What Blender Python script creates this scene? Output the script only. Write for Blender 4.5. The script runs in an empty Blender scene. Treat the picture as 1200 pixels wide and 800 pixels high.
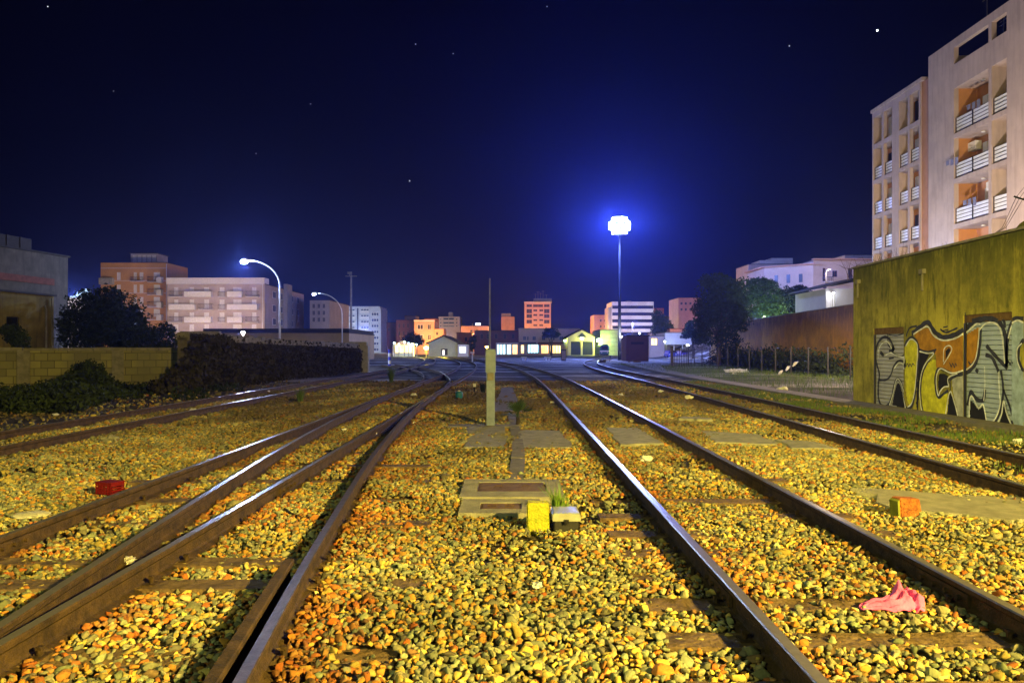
import bpy, bmesh, math, random
import numpy as np
from mathutils import Vector, Matrix
from mathutils.geometry import tessellate_polygon
random.seed(7); rng = np.random.default_rng(7)
SC = bpy.context.scene; COL = SC.collection
F = 900.0; H = 1.66; HY = 409.0; PI = math.pi

# ------------------------------------------------------------------ helpers
def X_(px, Y): return (px - 600.0) * Y / F
def Z_(py, Y): return H + (HY - py) * Y / F
def gp(px, py, z=0.0):
    Y = (H - z) * F / (py - HY); return ((px - 600) * Y / F, Y)

def tag(o, label=None, cat=None, group=None, kind=None):
    if label: o['label'] = label
    if cat: o['category'] = cat
    if group: o['group'] = group
    if kind: o['kind'] = kind
    return o
def thing(name, label, cat, loc=(0, 0, 0), rz=0.0, group=None):
    o = bpy.data.objects.new(name, None); COL.objects.link(o)
    o.location = loc; o.rotation_euler = (0, 0, rz); o.empty_display_size = .2
    return tag(o, label, cat, group)
def link(name, me, mats, parent=None, loc=None):
    for m in (mats if isinstance(mats, (list, tuple)) else [mats]): me.materials.append(m)
    o = bpy.data.objects.new(name, me); COL.objects.link(o)
    if parent is not None: o.parent = parent
    if loc is not None: o.location = loc
    return o
def np_mesh(name, v, f, smooth=False):
    me = bpy.data.meshes.new(name); v = np.asarray(v, np.float32); f = np.asarray(f, np.int32)
    k = f.shape[1]
    me.vertices.add(len(v)); me.vertices.foreach_set('co', v.ravel())
    me.loops.add(f.size); me.loops.foreach_set('vertex_index', f.ravel())
    me.polygons.add(len(f)); me.polygons.foreach_set('loop_start', np.arange(0, f.size, k, dtype=np.int32))
    me.update(calc_edges=True); me.validate()
    if smooth: me.shade_smooth()
    return me

class MB:
    def __init__(s): s.v = []; s.f = []; s.mi = []; s.M = None; s.m = 0
    def frame(s, origin=(0, 0, 0), rz=0.0): s.M = Matrix.Translation(origin) @ Matrix.Rotation(rz, 4, 'Z'); return s
    def V(s, p):
        p = Vector(p); s.v.append(tuple(s.M @ p) if s.M else tuple(p)); return len(s.v) - 1
    def poly(s, pts): s.f.append([s.V(p) for p in pts]); s.mi.append(s.m)
    def box(s, x0, y0, z0, x1, y1, z1):
        i = [s.V(p) for p in ((x0,y0,z0),(x1,y0,z0),(x1,y1,z0),(x0,y1,z0),(x0,y0,z1),(x1,y0,z1),(x1,y1,z1),(x0,y1,z1))]
        for q in ((3,2,1,0),(4,5,6,7),(0,1,5,4),(1,2,6,5),(2,3,7,6),(3,0,4,7)):
            s.f.append([i[k] for k in q]); s.mi.append(s.m)
        return s
    def prism(s, pts, z0, z1):          # outline in xy, extruded in z
        n = len(pts); a = [s.V((p[0], p[1], z0)) for p in pts]; b = [s.V((p[0], p[1], z1)) for p in pts]
        s.f.append(a[::-1]); s.f.append(b); s.mi += [s.m, s.m]
        for k in range(n): s.f.append([a[k], a[(k+1) % n], b[(k+1) % n], b[k]]); s.mi.append(s.m)
        return s
    def prism_y(s, pts, y0, y1):        # outline in xz, extruded in y
        n = len(pts); a = [s.V((p[0], y0, p[1])) for p in pts]; b = [s.V((p[0], y1, p[1])) for p in pts]
        s.f.append(a); s.f.append(b[::-1]); s.mi += [s.m, s.m]
        for k in range(n): s.f.append([a[k], b[k], b[(k+1) % n], a[(k+1) % n]]); s.mi.append(s.m)
        return s
    def tube(s, path, r, n=8, caps=True):
        P = [Vector(p) for p in path]; R = r if isinstance(r, (list, tuple)) else [r] * len(P)
        rings = []; up = Vector((0, 0, 1))
        for k, p in enumerate(P):
            t = (P[min(k+1, len(P)-1)] - P[max(k-1, 0)]).normalized()
            a = t.cross(up) if abs(t.z) < .95 else t.cross(Vector((1, 0, 0)))
            a.normalize(); b = t.cross(a)
            rings.append([s.V(p + (a * math.cos(2*PI*j/n) + b * math.sin(2*PI*j/n)) * R[k]) for j in range(n)])
        for k in range(len(P)-1):
            for j in range(n):
                s.f.append([rings[k][j], rings[k][(j+1) % n], rings[k+1][(j+1) % n], rings[k+1][j]]); s.mi.append(s.m)
        if caps: s.f.append(rings[0][::-1]); s.f.append(rings[-1]); s.mi += [s.m, s.m]
        return s
    def lathe(s, prof, n=16, c=(0, 0, 0)):
        rings = [[s.V((c[0]+r*math.cos(2*PI*j/n), c[1]+r*math.sin(2*PI*j/n), c[2]+z)) for j in range(n)] for r, z in prof]
        for k in range(len(prof)-1):
            for j in range(n):
                s.f.append([rings[k][j], rings[k][(j+1) % n], rings[k+1][(j+1) % n], rings[k+1][j]]); s.mi.append(s.m)
        s.f.append(rings[0][::-1]); s.f.append(rings[-1]); s.mi += [s.m, s.m]
        return s
    def facade(s, w, h, t, holes, z0=0.0):   # wall plate y 0..t with rectangular openings
        xs = sorted({0.0, w, *[q for a in holes for q in (a[0], a[2])]}); zs = sorted({z0, h, *[q for a in holes for q in (a[1], a[3])]})
        xs = [x for x in xs if 0 <= x <= w]; zs = [z for z in zs if z0 <= z <= h]
        def solid(i, j):
            if i < 0 or j < 0 or i >= len(xs)-1 or j >= len(zs)-1: return False
            cx = (xs[i]+xs[i+1])/2; cz = (zs[j]+zs[j+1])/2
            return not any(a[0] < cx < a[2] and a[1] < cz < a[3] for a in holes)
        for i in range(len(xs)-1):
            for j in range(len(zs)-1):
                if not solid(i, j): continue
                a, b, c, d = xs[i], xs[i+1], zs[j], zs[j+1]
                s.poly([(a,0,c),(b,0,c),(b,0,d),(a,0,d)]); s.poly([(a,t,d),(b,t,d),(b,t,c),(a,t,c)])
                if not solid(i-1, j): s.poly([(a,t,c),(a,0,c),(a,0,d),(a,t,d)])
                if not solid(i+1, j): s.poly([(b,0,c),(b,t,c),(b,t,d),(b,0,d)])
                if not solid(i, j-1): s.poly([(a,0,c),(a,t,c),(b,t,c),(b,0,c)])
                if not solid(i, j+1): s.poly([(a,0,d),(b,0,d),(b,t,d),(a,t,d)])
        return s
    def mesh(s, name, smooth=False):
        me = bpy.data.meshes.new(name); me.from_pydata(s.v, [], s.f)
        me.polygons.foreach_set('material_index', s.mi); me.update()
        if smooth: me.shade_smooth()
        return me
    def build(s, name, mats, parent=None, smooth=False, bevel=0, loc=None):
        me = s.mesh(name, smooth)
        if bevel:
            bm = bmesh.new(); bm.from_mesh(me); bmesh.ops.remove_doubles(bm, verts=bm.verts, dist=1e-5)
            bmesh.ops.bevel(bm, geom=bm.edges[:], offset=bevel, segments=2, affect='EDGES', clamp_overlap=True)
            bm.to_mesh(me); bm.free()
        return link(name, me, mats, parent, loc)

# ------------------------------------------------------------------ materials
def nodes_of(m): m.use_nodes = True; return m.node_tree.nodes, m.node_tree.links
def mat(name, col, rough=.8, metal=0.0, var=.25, scale=3.0, bump=.2, bscale=None, col2=None, streak=0.0, streakcol=None,
        spec=.3, emit=None, estr=0.0, coords='Object', thresh=(.35, .65), alpha=None):
    m = bpy.data.materials.new(name); N, L = nodes_of(m); b = N['Principled BSDF']
    b.inputs['Roughness'].default_value = rough; b.inputs['Metallic'].default_value = metal
    b.inputs['Specular IOR Level'].default_value = spec
    tc = N.new('ShaderNodeTexCoord'); no = N.new('ShaderNodeTexNoise'); no.inputs['Scale'].default_value = scale
    no.inputs['Detail'].default_value = 8; no.inputs['Roughness'].default_value = .65
    L.new(tc.outputs[coords], no.inputs['Vector'])
    cr = N.new('ShaderNodeValToRGB'); cr.color_ramp.elements[0].position = thresh[0]; cr.color_ramp.elements[1].position = thresh[1]
    c2 = col2 if col2 else tuple(c * (1 + var) for c in col)
    c1 = col if col2 else tuple(c * (1 - var) for c in col)
    cr.color_ramp.elements[0].color = (*c1, 1); cr.color_ramp.elements[1].color = (*c2, 1)
    L.new(no.outputs['Fac'], cr.inputs['Fac']); out = cr.outputs['Color']
    if streak:
        mp = N.new('ShaderNodeMapping'); mp.inputs['Scale'].default_value = (2.2, 2.2, .22)
        n2 = N.new('ShaderNodeTexNoise'); n2.inputs['Scale'].default_value = 1.6; n2.inputs['Detail'].default_value = 7
        L.new(tc.outputs[coords], mp.inputs['Vector']); L.new(mp.outputs[0], n2.inputs['Vector'])
        r2 = N.new('ShaderNodeValToRGB'); r2.color_ramp.elements[0].position = .48; r2.color_ramp.elements[1].position = .68
        mx = N.new('ShaderNodeMix'); mx.data_type = 'RGBA'
        sc = streakcol or tuple(c * .3 for c in col)
        L.new(n2.outputs['Fac'], r2.inputs['Fac'])
        mu = N.new('ShaderNodeMath'); mu.operation = 'MULTIPLY'; mu.inputs[1].default_value = streak
        L.new(r2.outputs['Color'], mu.inputs[0]); L.new(mu.outputs[0], mx.inputs['Factor'])
        L.new(out, mx.inputs['A']); mx.inputs['B'].default_value = (*sc, 1); out = mx.outputs['Result']
    L.new(out, b.inputs['Base Color'])
    if bump:
        n3 = N.new('ShaderNodeTexNoise'); n3.inputs['Scale'].default_value = bscale or scale * 8; n3.inputs['Detail'].default_value = 6
        L.new(tc.outputs[coords], n3.inputs['Vector'])
        bp = N.new('ShaderNodeBump'); bp.inputs['Strength'].default_value = bump; bp.inputs['Distance'].default_value = .03
        L.new(n3.outputs['Fac'], bp.inputs['Height']); L.new(bp.outputs[0], b.inputs['Normal'])
    if emit:
        b.inputs['Emission Color'].default_value = (*emit, 1); b.inputs['Emission Strength'].default_value = estr
    return m
def glow(name, col, s):
    m = bpy.data.materials.new(name); N, L = nodes_of(m); b = N['Principled BSDF']
    b.inputs['Base Color'].default_value = (.8, .8, .8, 1); b.inputs['Emission Color'].default_value = (*col, 1)
    b.inputs['Emission Strength'].default_value = s
    return m
def interior(name, ca, cb, s, scale=1.5):      # lit interior behind glass: blotchy bright
    m = bpy.data.materials.new(name); N, L = nodes_of(m); b = N['Principled BSDF']
    tc = N.new('ShaderNodeTexCoord'); v = N.new('ShaderNodeTexVoronoi'); v.inputs['Scale'].default_value = scale
    L.new(tc.outputs['Object'], v.inputs['Vector'])
    cr = N.new('ShaderNodeValToRGB'); cr.color_ramp.elements[0].color = (*ca, 1); cr.color_ramp.elements[1].color = (*cb, 1)
    L.new(v.outputs['Distance'], cr.inputs['Fac']); L.new(cr.outputs[0], b.inputs['Emission Color'])
    b.inputs['Emission Strength'].default_value = s; b.inputs['Base Color'].default_value = (.1, .1, .1, 1)
    return m

M = {}
M['rust'] = mat('rail_rust', (.028, .018, .009), .85, .0, .35, 9, .5, 60, col2=(.085, .052, .022))
M['steel'] = mat('rail_steel', (.33, .31, .29), .30, .68, .12, 20, .05, 90)
M['steel_dull'] = mat('rail_steel_dull', (.16, .13, .11), .42, .8, .3, 14, .1, 90)
M['wood'] = mat('sleeper_wood', (.07, .045, .025), .9, 0, .4, 6, .8, 25, col2=(.22, .15, .08), streak=0)
M['conc'] = mat('concrete', (.22, .22, .17), .9, 0, .3, 5, .6, 60, col2=(.36, .35, .27))
M['conc_d'] = mat('concrete_dark', (.13, .125, .11), .9, 0, .3, 5, .5, 50, col2=(.22, .21, .19))
M['post'] = mat('post_concrete', (.16, .21, .32), .9, 0, .15, 7, .3, 60, col2=(.23, .29, .42))
M['plate'] = mat('rusty_plate', (.10, .055, .02), .85, 0, .3, 8, .4, 40, col2=(.17, .11, .045))
M['yellow'] = mat('yellow_paint', (.20, .27, .02), .8, 0, .2, 14, .6, 50, col2=(.46, .46, .03), thresh=(.34, .50))
M['boxdark'] = mat('box_dark', (.03, .03, .03), .6, 0, .2)
M['lid'] = mat('box_lid', (.38, .40, .32), .28, 0, .15, 9, .1, spec=.6)
M['black'] = mat('black_rubber', (.02, .02, .02), .7)
M['white'] = mat('white_paint', (.75, .74, .72), .7, 0, .08, 2, .05)
M['litter'] = mat('litter_white', (.75, .76, .78), .6, 0, .1)
M['pink'] = mat('pink_cloth', (.92, .15, .50), .85, 0, .12, 12, .3, 60)
M['red'] = mat('red_plastic', (.17, .008, .008), .4, 0, .12)
M['blue'] = mat('blue_plastic', (.02, .16, .32), .45, 0, .3)
M['terra'] = mat('terracotta', (.20, .07, .025), .9, 0, .25, 16, .9, 50, col2=(.46, .15, .04), thresh=(.38, .56))
M['moss'] = mat('mossy_side', (.22, .26, .04), .9)
M['pale'] = mat('pale_stone', (.60, .58, .46), .8, 0, .12, 14, .3)
M['foil'] = mat('foil', (.6, .6, .62), .35, .6, .1, 20, .5)
M['leaf_d'] = mat('leaf_dark', (.022, .035, .014), .75, 0, .5, 2.5, 0, spec=.15)
M['leaf'] = mat('leaf_green', (.04, .075, .02), .65, 0, .5, 2.5, 0, spec=.2)
M['leaf_l'] = mat('leaf_light', (.07, .13, .03), .6, 0, .5, 2.5, 0, spec=.2)
M['grass_l'] = mat('grass_blade_light', (.12, .26, .03), .6, 0, .5, 3, 0, col2=(.22, .36, .05))
M['grass'] = mat('grass_blade', (.05, .10, .02), .7, 0, .5, 3, 0, col2=(.10, .15, .03))
M['ivy'] = mat('ivy_leaf', (.020, .019, .014), .8, 0, .5, 2, 0, spec=.12, col2=(.045, .042, .028))
M['bark'] = mat('bark', (.05, .04, .03), .95, 0, .3, 8, .6)
M['twig'] = mat('twig', (.12, .08, .05), .9)
M['mast_black'] = mat('mast_black', (.008, .008, .009), .8, 0, .2)
M['metal_d'] = mat('dark_metal', (.025, .025, .028), .5, .5, .2)
M['metal_w'] = mat('galvanised', (.62, .62, .64), .4, .3, .1)
M['mast'] = mat('mast_metal', (.20, .19, .18), .5, .3, .2)
M['glass'] = mat('glass_dark', (.012, .014, .02), .3, 0, .3, .8, 0, spec=.25)
M['glass_b'] = mat('glass_blueish', (.03, .04, .08), .3, 0, .5, .5, 0, spec=.3)
M['shut_w'] = mat('shutter_pale', (.62, .60, .58), .6, 0, .1)
M['roofd'] = mat('roof_dark', (.03, .027, .027), .9)
M['roofr'] = mat('roof_red', (.16, .06, .035), .9)
# ------------------------------------------------------------------ world, camera
w = bpy.data.worlds.new('World'); SC.world = w; w.use_nodes = True
WN, WL = w.node_tree.nodes, w.node_tree.links; bg = WN['Background']
sky = WN.new('ShaderNodeTexSky'); sky.sky_type = 'NISHITA'; sky.sun_disc = False
sky.sun_elevation = math.radians(-4.5); sky.sun_rotation = math.radians(200); sky.altitude = 10
mixc = WN.new('ShaderNodeMix'); mixc.data_type = 'RGBA'; mixc.blend_type = 'ADD'; mixc.inputs['Factor'].default_value = 1
WL.new(sky.outputs[0], mixc.inputs['A'])
mixc.inputs['B'].default_value = (.002, .004, .17, 1)
WL.new(mixc.outputs['Result'], bg.inputs['Color']); bg.inputs['Strength'].default_value = .013
cam = bpy.data.cameras.new('camera'); co = bpy.data.objects.new('camera', cam); COL.objects.link(co)
co.location = (0, 0, H); co.rotation_euler = (PI/2, 0, 0); cam.lens = 27; cam.sensor_width = 36
cam.shift_y = 9/1200; cam.clip_end = 6000; cam.clip_start = .05; SC.camera = co
vs = SC.view_settings; vs.view_transform = 'Standard'; vs.look = 'None'; vs.exposure = 0; vs.gamma = 1
sky_fill = bpy.data.lights.new('sky_fill', 'SUN'); sky_fill.energy = .006; sky_fill.angle = math.radians(3); sky_fill.color = (.75, .85, 1)  # weak bluish sun lamp added as ambient fill for the shadows
mo = bpy.data.objects.new('sky_fill', sky_fill); COL.objects.link(mo); mo.rotation_euler = (math.radians(35), math.radians(-25), 0)

def plight(parent, loc, power, col, radius=.15, name='light', spot=None, rot=None):
    l = bpy.data.lights.new(name, 'SPOT' if spot else 'POINT'); l.energy = power; l.color = col; l.shadow_soft_size = radius
    if spot: l.spot_size = math.radians(spot); l.spot_blend = .6
    o = bpy.data.objects.new(name, l); COL.objects.link(o); o.location = loc
    if rot: o.rotation_euler = rot
    if parent is not None: o.parent = parent
    return o

# ------------------------------------------------------------------ rail lines (metres)
def smooth_line(pts, step=.5):
    pts = sorted(pts, key=lambda p: p[0]); Y = np.array([p[0] for p in pts]); X = np.array([p[1] for p in pts])
    yy = []; y = Y[0]
    while y < Y[-1]: yy.append(y); y += step if y < 40 else 1.5
    yy.append(Y[-1]); yy = np.array(yy)
    # Catmull-Rom style (cubic Hermite with finite differences)
    d = np.gradient(X, Y); i = np.clip(np.searchsorted(Y, yy) - 1, 0, len(Y)-2)
    h = Y[i+1]-Y[i]; t = (yy-Y[i])/h
    xx = (2*t**3-3*t**2+1)*X[i] + (t**3-2*t**2+t)*h*d[i] + (-2*t**3+3*t**2)*X[i+1] + (t**3-t**2)*h*d[i+1]
    return list(zip(yy, xx))
def off(line, dx): return [(y, x+dx) for y, x in line]
LA = smooth_line([(-4,1.40),(5,1.405),(15,1.405),(25,1.40),(33,1.37),(42,1.22),(52,.85),(62,.25),(75,-.9),(95,-3.4),(125,-8.2),(150,-13)])
LB = off(LA, 1.505)
LC = smooth_line([(-4,5.45),(8,5.66),(13,5.79),(20,5.97),(28,6.13),(38,6.32),(48,6.35),(58,6.40),(68,6.75),(80,7.5),(94,9.0),(112,11.8),(130,15.5)])
LD = off(LC, 1.505)
L1 = smooth_line([(-4,-4.1),(30,-4.13),(55,-4.25),(75,-5.0),(95,-6.7),(125,-10.8),(150,-15)])
L4 = off(L1, 1.485)
L3 = smooth_line([(-4,-.42),(0,-.86),(3.5,-1.235),(5.2,-1.43),(7.6,-1.67),(10,-1.90),(12.5,-2.09),(15,-2.25),(18,-2.40),(21,-2.50),(25,-2.575)])
L2 = [(y, x-1.475) for y, x in L3 if y > 3.9]
L2 = [(y, max(x, -4.04)) if y > 22 else (y, x) for y, x in L2]
LK = [(y, x-.135) for y, x in L3 if y < 5.9]
LE = smooth_line([(4,-9.35),(40,-9.30),(60,-9.35),(80,-9.9),(110,-12.5),(140,-17)])
LF = off(LE, 1.45)
LG = smooth_line([(34,-4.22),(39,-4.50),(44,-5.05),(50,-5.95),(56,-7.1),(62,-8.6),(68,-10.4),(74,-12.6)])
LH = smooth_line([(31,-2.72),(38,-3.05),(44,-3.75),(50,-4.6),(56,-5.7),(62,-7.1),(68,-8.9),(76,-11.6)])

RP = [(-.075,-.02),(.075,-.02),(.075,-.005),(.02,.012),(.010,.03),(.010,.10),(.034,.122),(.036,.150),(.030,.160),(-.030,.160),(-.036,.150),(-.034,.122),(-.010,.10),(-.010,.03),(-.02,.012),(-.075,-.005)]
def rail(parent, line, top='steel', flip=False):
    mb = MB(); rings = []
    n = len(line)
    for k, (y, x) in enumerate(line):
        a = line[min(k+1, n-1)]; b = line[max(k-1, 0)]
        t = Vector((a[1]-b[1], a[0]-b[0], 0)).normalized(); r = Vector((t.y, -t.x, 0))
        rings.append([mb.V((x + r.x*q[0], y + r.y*q[0], q[1])) for q in RP])
    m = len(RP)
    for k in range(n-1):
        for j in range(m):
            mb.f.append([rings[k][j], rings[k][(j+1) % m], rings[k+1][(j+1) % m], rings[k+1][j]])
            mb.mi.append(1 if j in (8, 9) else 0)
    mb.f.append(rings[0]); mb.f.append(rings[-1][::-1]); mb.mi += [0, 0]
    return mb.build('rail', [M['rust'], M[top]], parent)

def on_line(line, y): return float(np.interp(y, [p[0] for p in line], [p[1] for p in line]))
exposed = []      # exposed sleeper rectangles, where stones are left out
def sleeper(parent, x0, x1, y, half=.115, skew=0.0, top=.012, show=((0, 1),)):
    mb = MB(); n = 14
    for k in range(n):      # slightly worn, uneven top
        pass
    xs = np.linspace(x0, x1, n); jt = rng.uniform(-.006, .004, (n, 2)); je = rng.uniform(-.006, .006, (n, 2))
    up = [(mb.V((xs[k], y-half+je[k,0]+skew*(xs[k]-x0), top+jt[k,0])), mb.V((xs[k], y+half+je[k,1]+skew*(xs[k]-x0), top+jt[k,1]))) for k in range(n)]
    dn = [(mb.V((xs[k], y-half+skew*(xs[k]-x0), -.13)), mb.V((xs[k], y+half+skew*(xs[k]-x0), -.13))) for k in range(n)]
    for k in range(n-1):
        for q in ((up[k][0],up[k+1][0],up[k+1][1],up[k][1]), (dn[k][0],dn[k+1][0],up[k+1][0],up[k][0]), (up[k][1],up[k+1][1],dn[k+1][1],dn[k][1])):
            mb.f.append(list(q)); mb.mi.append(0)
    for e in (0, -1):
        mb.f.append([up[e][0], up[e][1], dn[e][1], dn[e][0]]); mb.mi.append(0)
    o = mb.build('sleeper', M['wood'], parent)
    for a, b in show: exposed.append((x0+(x1-x0)*a, x0+(x1-x0)*b, y, half))
    return o
def clip(parent, x, y, side):
    mb = MB(); mb.box(x+side*.045, y-.05, -.01, x+side*.12, y+.05, .02)
    mb.tube([(x+side*.085, y, .015), (x+side*.085, y, .055)], .018, 6); mb.box(x+side*.068, y-.017, .05, x+side*.102, y+.017, .068)
    return mb.build('rail_clip', M['rust'], parent)
def fishplate(parent, line, y, side):
    x = on_line(line, y); mb = MB()
    mb.box(x+side*.014, y-.3, .028, x+side*.034, y+.3, .108)
    for k in range(4): mb.tube([(x+side*.03, y-.22+.147*k, .068), (x+side*.058, y-.22+.147*k, .068)], .017, 6)
    return mb.build('fishplate', M['rust'], parent)

# right main track
t = thing('railway_track', 'straight single railway track with two shiny rails just right of the concrete marker post', 'railway track')
rail(t, LA); rail(t, LB)
for y, sh in ((3.7, ((.0, .3), (.45, .7))), (4.36, ((0, .22), (.33, .73))), (4.97, ((0, .2), (.32, .66))), (5.6, ()), (6.22, ((0, .08),)), (6.88, ((0, .2),)), (7.62, ((0, .18), (.75, .95))), (8.35, ((0, .15), (.3, .62))), (9.7, ((.6, .75),))):
    sleeper(t, .86, 3.46, y, show=sh)
    for L in (LA, LB):
        for sd in (-1, 1): clip(t, on_line(L, y), y, sd)
fishplate(t, LB, 5.15, -1); fishplate(t, LB, 5.15, 1); fishplate(t, LA, 5.15, -1)
# left turnout
t = thing('railway_turnout', 'railway turnout where two tracks merge, left of the marker post, with a check rail', 'railway track')
rail(t, L1); rail(t, L4, 'steel'); rail(t, L3, 'steel_dull'); rail(t, L2)
ck = rail(t, LK, 'rust'); ck.name = 'check_rail'
for y, sh in ((4.12, ((.0, .1), (.93, 1))), (5.4, ((.43, .72), (.95, 1))), (5.98, ((.0, .22),)), (7.3, ()), (8.4, ((.2, .4), (.83, .95))), (9.6, ((.2, .8),)), (10.9, ((.45, .75),)), (12.2, ((.35, .75),)), (13.4, ((.35, .75),))):
    x1 = -.62 - max(0, y-6)*.11
    sleeper(t, -4.75, x1, y, show=sh)
    for L in (L1, L4): clip(t, on_line(L, y), y, 1)
    clip(t, on_line(L3, y), y, 1)
fishplate(t, L1, 6.2, 1); fishplate(t, L4, 8.9, 1)
t = thing('railway_track', 'dim railway track passing in front of the graffiti wall on the right', 'railway track')
rail(t, LC); rail(t, LD)
t = thing('railway_track', 'dim railway track beside the undergrowth and ivy wall on the left', 'railway track')
rail(t, LE); rail(t, LF)
t = thing('railway_track', 'far curved railway track bending away left beyond the turnout', 'railway track')
rail(t, LG, 'steel_dull'); rail(t, LH, 'steel_dull')

# ------------------------------------------------------------------ ground
def ground_mat():
    m = bpy.data.materials.new('yard_ground'); N, L = nodes_of(m); b = N['Principled BSDF']; b.inputs['Roughness'].default_value = .95
    b.inputs['Specular IOR Level'].default_value = .15
    tc = N.new('ShaderNodeTexCoord')
    v = N.new('ShaderNodeTexVoronoi'); v.inputs['Scale'].default_value = 17; L.new(tc.outputs['Object'], v.inputs['Vector'])
    cr = N.new('ShaderNodeValToRGB'); e = cr.color_ramp.elements
    e[0].color = (.05, .043, .032, 1); e[1].color = (.24, .22, .18, 1); e.new(.5).color = (.11, .098, .075, 1)
    sx = N.new('ShaderNodeSeparateColor'); L.new(v.outputs['Color'], sx.inputs[0]); L.new(sx.outputs[0], cr.inputs['Fac'])
    n1 = N.new('ShaderNodeTexNoise'); n1.inputs['Scale'].default_value = .22; n1.inputs['Detail'].default_value = 9; n1.inputs['Roughness'].default_value = .7
    L.new(tc.outputs['Object'], n1.inputs['Vector'])
    r1 = N.new('ShaderNodeValToRGB'); r1.color_ramp.elements[0].position = .42; r1.color_ramp.elements[1].position = .54
    L.new(n1.outputs['Fac'], r1.inputs['Fac'])
    mx = N.new('ShaderNodeMix'); mx.data_type = 'RGBA'; mx.inputs['B'].default_value = (.035, .027, .018, 1)
    mu = N.new('ShaderNodeMath'); mu.operation = 'MULTIPLY'; mu.inputs[1].default_value = .9
    L.new(r1.outputs[0], mu.inputs[0]); L.new(mu.outputs[0], mx.inputs['Factor']); L.new(cr.outputs[0], mx.inputs['A'])
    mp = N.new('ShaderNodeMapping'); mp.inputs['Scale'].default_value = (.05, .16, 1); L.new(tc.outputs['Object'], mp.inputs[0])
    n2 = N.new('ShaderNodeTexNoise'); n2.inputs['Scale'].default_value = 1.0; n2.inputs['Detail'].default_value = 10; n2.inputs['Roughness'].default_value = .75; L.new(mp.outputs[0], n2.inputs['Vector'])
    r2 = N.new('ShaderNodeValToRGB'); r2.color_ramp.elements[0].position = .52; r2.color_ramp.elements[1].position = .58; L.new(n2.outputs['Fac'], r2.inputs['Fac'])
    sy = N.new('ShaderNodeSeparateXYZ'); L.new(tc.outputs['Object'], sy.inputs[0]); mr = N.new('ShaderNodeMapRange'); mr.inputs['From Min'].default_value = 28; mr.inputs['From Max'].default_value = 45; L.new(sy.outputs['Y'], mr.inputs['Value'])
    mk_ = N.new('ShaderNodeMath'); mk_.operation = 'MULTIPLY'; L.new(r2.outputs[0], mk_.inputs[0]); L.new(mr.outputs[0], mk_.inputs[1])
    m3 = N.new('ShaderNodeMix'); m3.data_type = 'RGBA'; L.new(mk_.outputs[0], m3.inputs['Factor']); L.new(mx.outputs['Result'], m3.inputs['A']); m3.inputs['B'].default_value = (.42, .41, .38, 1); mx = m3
    L.new(mx.outputs['Result'], b.inputs['Base Color'])
    bp = N.new('ShaderNodeBump'); bp.inputs['Strength'].default_value = .9; bp.inputs['Distance'].default_value = .03; bp.invert = True
    L.new(v.outputs['Distance'], bp.inputs['Height']); L.new(bp.outputs[0], b.inputs['Normal'])
    return m
def hfun(x, y):        # gentle unevenness, hill on the right far side
    z = -.026 + .012*np.sin(x*1.7+y*.6) + .012*np.sin(x*.6-y*1.3+1) + .008*np.sin(x*3.1+y*2.7)
    f = np.clip((y-25)/20, 0, 1); z = z - .03*f
    hill = np.clip((x-27)/22, 0, 1)**1.5 * np.clip((y-80)/30, 0, 1) * 9.5 * np.clip((420-y)/80, 0, 1)
    return z + hill
gx = np.unique(np.concatenate([np.arange(-14, 14.1, .5), np.arange(14, 60, 3), -np.arange(14, 60, 3), np.arange(60, 1401, 67), -np.arange(60, 1401, 67)]))
gy = np.unique(np.concatenate([np.arange(-16, 40, .5), np.arange(40, 160, 5), np.arange(160, 1401, 62), np.arange(-200, -16, 30)]))
GX, GY = np.meshgrid(gx, gy); V = np.stack([GX, GY, hfun(GX, GY)], -1).reshape(-1, 3)
nx, ny = len(gx), len(gy); I = np.arange(nx*ny).reshape(ny, nx)
Fq = np.stack([I[:-1,:-1], I[:-1,1:], I[1:,1:], I[1:,:-1]], -1).reshape(-1, 4)
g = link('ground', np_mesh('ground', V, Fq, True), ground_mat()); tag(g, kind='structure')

# concrete patches of the old foot crossing, and path
def rough_slab(name, quad, z0, z1, label, cat, m='conc', jag=.05, group=None, seg=7):
    pts = []
    for k in range(4):
        a = Vector(quad[k]); b = Vector(quad[(k+1) % 4])
        for j in range(seg):
            p = a.lerp(b, j/seg) + Vector((random.uniform(-jag, jag), random.uniform(-jag, jag)))
            pts.append((p.x, p.y))
    c = (sum(p[0] for p in pts)/len(pts), sum(p[1] for p in pts)/len(pts))
    mb = MB().prism([(p[0]-c[0], p[1]-c[1]) for p in pts], z0, z1)
    o = mb.build(name, M[m], bevel=.008, loc=(c[0], c[1], 0)); tag(o, label, cat, group); flats.append((pts, z1)); return o
flats = []
G_ = 'old concrete crossing slabs set in the gravel'
rough_slab('concrete_slab', [(-.78,12.8),(-.10,12.8),(-.12,16.2),(-.95,16.2)], -.1, .035, 'concrete slab in the gravel directly in front of the marker post foot', 'slab', group=G_)
rough_slab('concrete_slab', [(.16,12.7),(1.02,12.8),(1.0,15.4),(.14,15.5)], -.1, .03, 'concrete slab between the cable trough and the shiny left rail of the right track', 'slab', group=G_)
rough_slab('concrete_slab', [(1.85,13.1),(2.66,13.3),(2.62,15.9),(1.95,15.9)], -.1, .04, 'concrete slab lying between the two shiny rails of the right track', 'slab', group=G_)
rough_slab('concrete_slab', [(3.55,13.4),(4.55,13.1),(4.7,14.6),(3.75,15.3)], -.1, .04, 'pale concrete slab just right of the right track', 'slab', group=G_)
rough_slab('concrete_slab', [(4.6,12.6),(5.35,12.5),(5.3,13.5),(4.75,13.8)], -.1, .045, 'small concrete slab close to the near rail of the graffiti side track', 'slab', group=G_)
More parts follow.
